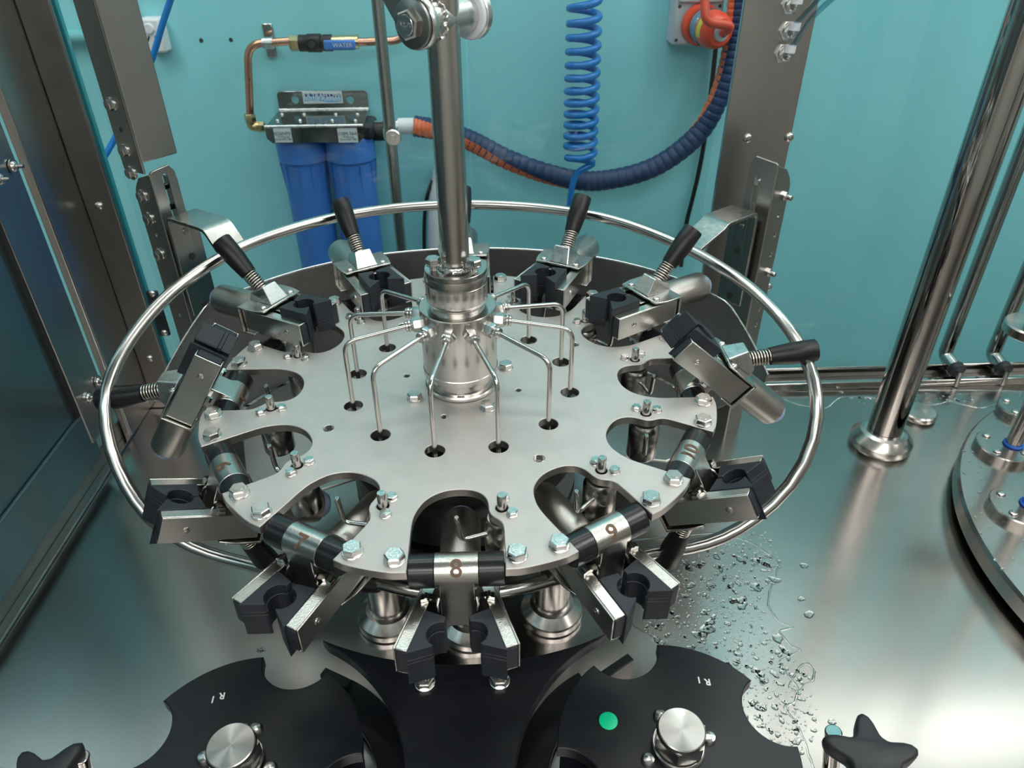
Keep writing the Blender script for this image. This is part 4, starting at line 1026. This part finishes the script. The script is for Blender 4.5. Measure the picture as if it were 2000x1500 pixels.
# star knobs with rods
def star_knob(px, py, z, rods, rz, lb, tilt):
    q = atz(px, py, z)
    t = empty('hand_wheel', T(q) @ rotz(rz) @ Matrix.Rotation(tilt, 4, 'X'), lb, 'clamp knob', 'black star knobs on clamp rods')
    L = []
    for i in range(60):
        a = 2*pi*i/60; r = .0200+.0170*((1+cos(5*a))/2)**1.8; L.append((r*cos(a), r*sin(a)))
    b = B(); m1 = 60; vs = []
    for z_, s_ in ((-.010,.84),(-.0085,.96),(-.003,1.0),(.002,1.0),(.0045,.95),(.0055,.86)): vs += [(x*s_, y*s_, z_) for x, y in L]
    fs = [tuple(range(60))[::-1], tuple(range(300, 360))]
    for j in range(5):
        for i in range(60): fs.append((j*60+i, j*60+(i+1)%60, (j+1)*60+(i+1)%60, (j+1)*60+i))
    b.add(vs, fs); b.build('star_grip', 'knob', t, smooth=60)
    B().lathe([(.0115,-.030),(.0125,-.010)], 28).build('knob_neck', 'knob', t)
    B().lathe([(.004,-.075),(.004,-.030)], 14).build('threaded_stem', 'bolt', t)
    a, b_ = rods
    u = atz(a[0], a[1], z-.004); v = Vector((u.x+b_[0], u.y+b_[1], ZT))
    r = B().cyl(u, v, .0066, 28).build('clamp_rod', 'polish', bevel=.001); tag(r, lb.replace('star knob', 'rod').replace('black five-lobed', 'polished steel')+' standing on the deck', 'rod')
star_knob(1706, 1484, -.165, ((1628, 1428), (.014, -.012)), rad(80), 'black five-lobed star knob at the lower right corner', 0)
star_knob(78, 1538, -.165, ((157, 1478), (-.014, -.012)), rad(62), 'black five-lobed star knob at the lower left corner', 0)

# ================================================================== WATER
def inside(poly, x, y):
    c = False; n = len(poly)
    for i in range(n):
        x0, y0 = poly[i]; x1, y1 = poly[(i+1)%n]
        if (y0 > y) != (y1 > y) and x < (x1-x0)*(y-y0)/(y1-y0)+x0: c = not c
    return c
rnd = random.Random(3)
def blob(b, cx, cy, z, rx, ry, rot, h, irr=.25, n=12):
    ph = [rnd.uniform(0, 6.28) for _ in range(3)]; vs = []
    rings = [(1.0, 0), (.90, .55), (.62, .88), (.28, 1.0)]
    for s_, hz in rings:
        for i in range(n):
            a = 2*pi*i/n; k = 1+irr*(.6*math.sin(2*a+ph[0])+.4*math.sin(3*a+ph[1])+.25*math.sin(5*a+ph[2]))
            x = rx*s_*k*cos(a); y = ry*s_*k*sin(a); vs.append((cx+x*cos(rot)-y*sin(rot), cy+x*sin(rot)+y*cos(rot), z+.0001+h*hz))
    fs = []
    for j in range(3):
        for i in range(n): fs.append((j*n+i, j*n+(i+1)%n, (j+1)*n+(i+1)%n, (j+1)*n+i))
    fs.append(tuple(range(3*n, 4*n))); fs.append(tuple(range(n))[::-1]); b.add(vs, fs)
REG = [(1225,1075),(1330,1075),(1500,1035),(1528,1110),(1500,1160),(1512,1235),(1585,1330),(1600,1420),(1560,1500),(1470,1500),(1395,1330),(1260,1250),(1240,1150)]
wp = [atz(x, y, ZT) for x, y in REG]; wp = [(q.x, q.y) for q in wp]
xs = [q[0] for q in wp]; ysn = [q[1] for q in wp]
b = B(); cnt = 0
while cnt < 1500:
    x = rnd.uniform(min(xs), max(xs)); y = rnd.uniform(min(ysn), max(ysn))
    if not inside(wp, x, y): continue
    cnt += 1; s_ = rnd.random()
    if s_ < .80: r = rnd.uniform(.0004, .0011); blob(b, x, y, ZT, r, r*rnd.uniform(.8, 1.3), rnd.uniform(0, 3), r*.6, .15, 8)
    elif s_ < .965: r = rnd.uniform(.0012, .0024); blob(b, x, y, ZT, r, r*rnd.uniform(.8, 1.9), rnd.uniform(0, 3), r*.42, .3, 12)
    else: r = rnd.uniform(.0028, .0052); blob(b, x, y, ZT, r, r*rnd.uniform(.6, 1.5), rnd.uniform(0, 3), .0009, .35, 18)
for (px, py, r) in ((1382,1228,.0085),(1570,1105,.005),(1580,1200,.006),(1565,1170,.004),(1625,1410,.004)): 
    q = atz(px, py, ZT); blob(b, q.x, q.y, ZT, r, r*.8, .3, .0009, .15, 24)
for _ in range(60):
    q = atz(rnd.uniform(1640, 1900), rnd.uniform(766, 788), ZT); r = rnd.uniform(.0008, .003); blob(b, q.x, q.y, ZT, r, r*1.1, rnd.uniform(0,3), r*.4, .2, 10)
for _ in range(14):
    q = atz(rnd.uniform(500, 515), rnd.uniform(1262, 1276), ZT); r = rnd.uniform(.0004, .0012); blob(b, q.x, q.y, ZT, r, r*1.6, rnd.uniform(0,3), r*.5, .3, 10)
o = b.build('water_droplets', 'water', smooth=80); tag(o, 'scattered water droplets lying on the deck right of the carousel', 'water droplets', kind='stuff')
b = B()
for _ in range(150):
    a = rnd.uniform(110, 250); rr = FR*sqrt(rnd.uniform(.72, .995)); r = rnd.uniform(.0006, .0022)
    blob(b, FC.x+rr*cos(rad(a)), FC.y+rr*sin(rad(a)), zc, r, r*rnd.uniform(.8,1.8), rnd.uniform(0,3), r*.4, .3, 10)
o = b.build('water_droplets', 'water', smooth=80); tag(o, 'water droplets lying on the filler turntable', 'water droplets', kind='stuff')
def puddle(pts, lb, hh=.0009, jag=.0009, seg=5):
    "a film of water with a rounded ragged rim"
    P = [atz(x, y, ZT) for x, y in pts]; n = len(P); L = []
    for i in range(n):
        for k in range(seg):
            u = k/seg; q = P[i]*(1-u)+P[(i+1)%n]*u; L.append(Vector((q.x+rnd.uniform(-1,1)*jag, q.y+rnd.uniform(-1,1)*jag)))
    for _ in range(1): L = [(L[i-1]+L[i]*2+L[(i+1)%len(L)])/4 for i in range(len(L))]
    N = len(L)
    e = empty('water_puddle', (0, 0, ZT), lb, 'puddle')
    b = B(); n = 8; vs = []
    for i in range(N):
        tg = (L[(i+1)%N]-L[i-1]).normalized(); nn = Vector((-tg.y, tg.x)); k_ = .6+.7*rnd.random()
        vs += [(L[i].x+nn.x*.0011*k_*cos(pi*j/n), L[i].y+nn.y*.0011*k_*cos(pi*j/n), .0001+hh*k_*sin(pi*j/n)) for j in range(n+1)]
    fs = []
    for i in range(N):
        for j in range(n): fs.append((i*(n+1)+j, ((i+1)%N)*(n+1)+j, ((i+1)%N)*(n+1)+j+1, i*(n+1)+j+1))
        fs.append((i*(n+1)+n, ((i+1)%N)*(n+1)+n, ((i+1)%N)*(n+1), i*(n+1)))
    b.add(vs, fs); b.build('rim', 'water', e, smooth=80)
puddle([(1400,1040),(1470,1060),(1522,1098),(1515,1130),(1505,1150),(1498,1180),(1520,1215),(1552,1225),(1520,1232),(1545,1262),(1568,1270),(1520,1290),(1540,1320),(1560,1345),(1552,1372),(1530,1380),(1560,1420),(1575,1460),(1588,1500),(1600,1540),(1480,1540),(1420,1400),(1290,1255),(1225,1215),(1200,1060)], 'thin ragged film of water on the deck, below the ring rail', .0007)
puddle([(1540,1345),(1548,1322),(1565,1300),(1578,1296),(1592,1312),(1588,1330),(1570,1338),(1562,1352)], 'small ragged puddle standing above the right starwheel rim', .0011, .0008, 4)
puddle([(1510,772),(1560,790),(1612,800),(1640,775),(1700,775),(1760,792),(1830,790),(1855,782),(1880,790),(1920,798),(1990,778),(1995,762),(1500,764)], 'thin strip of water along the back sill', .0008)
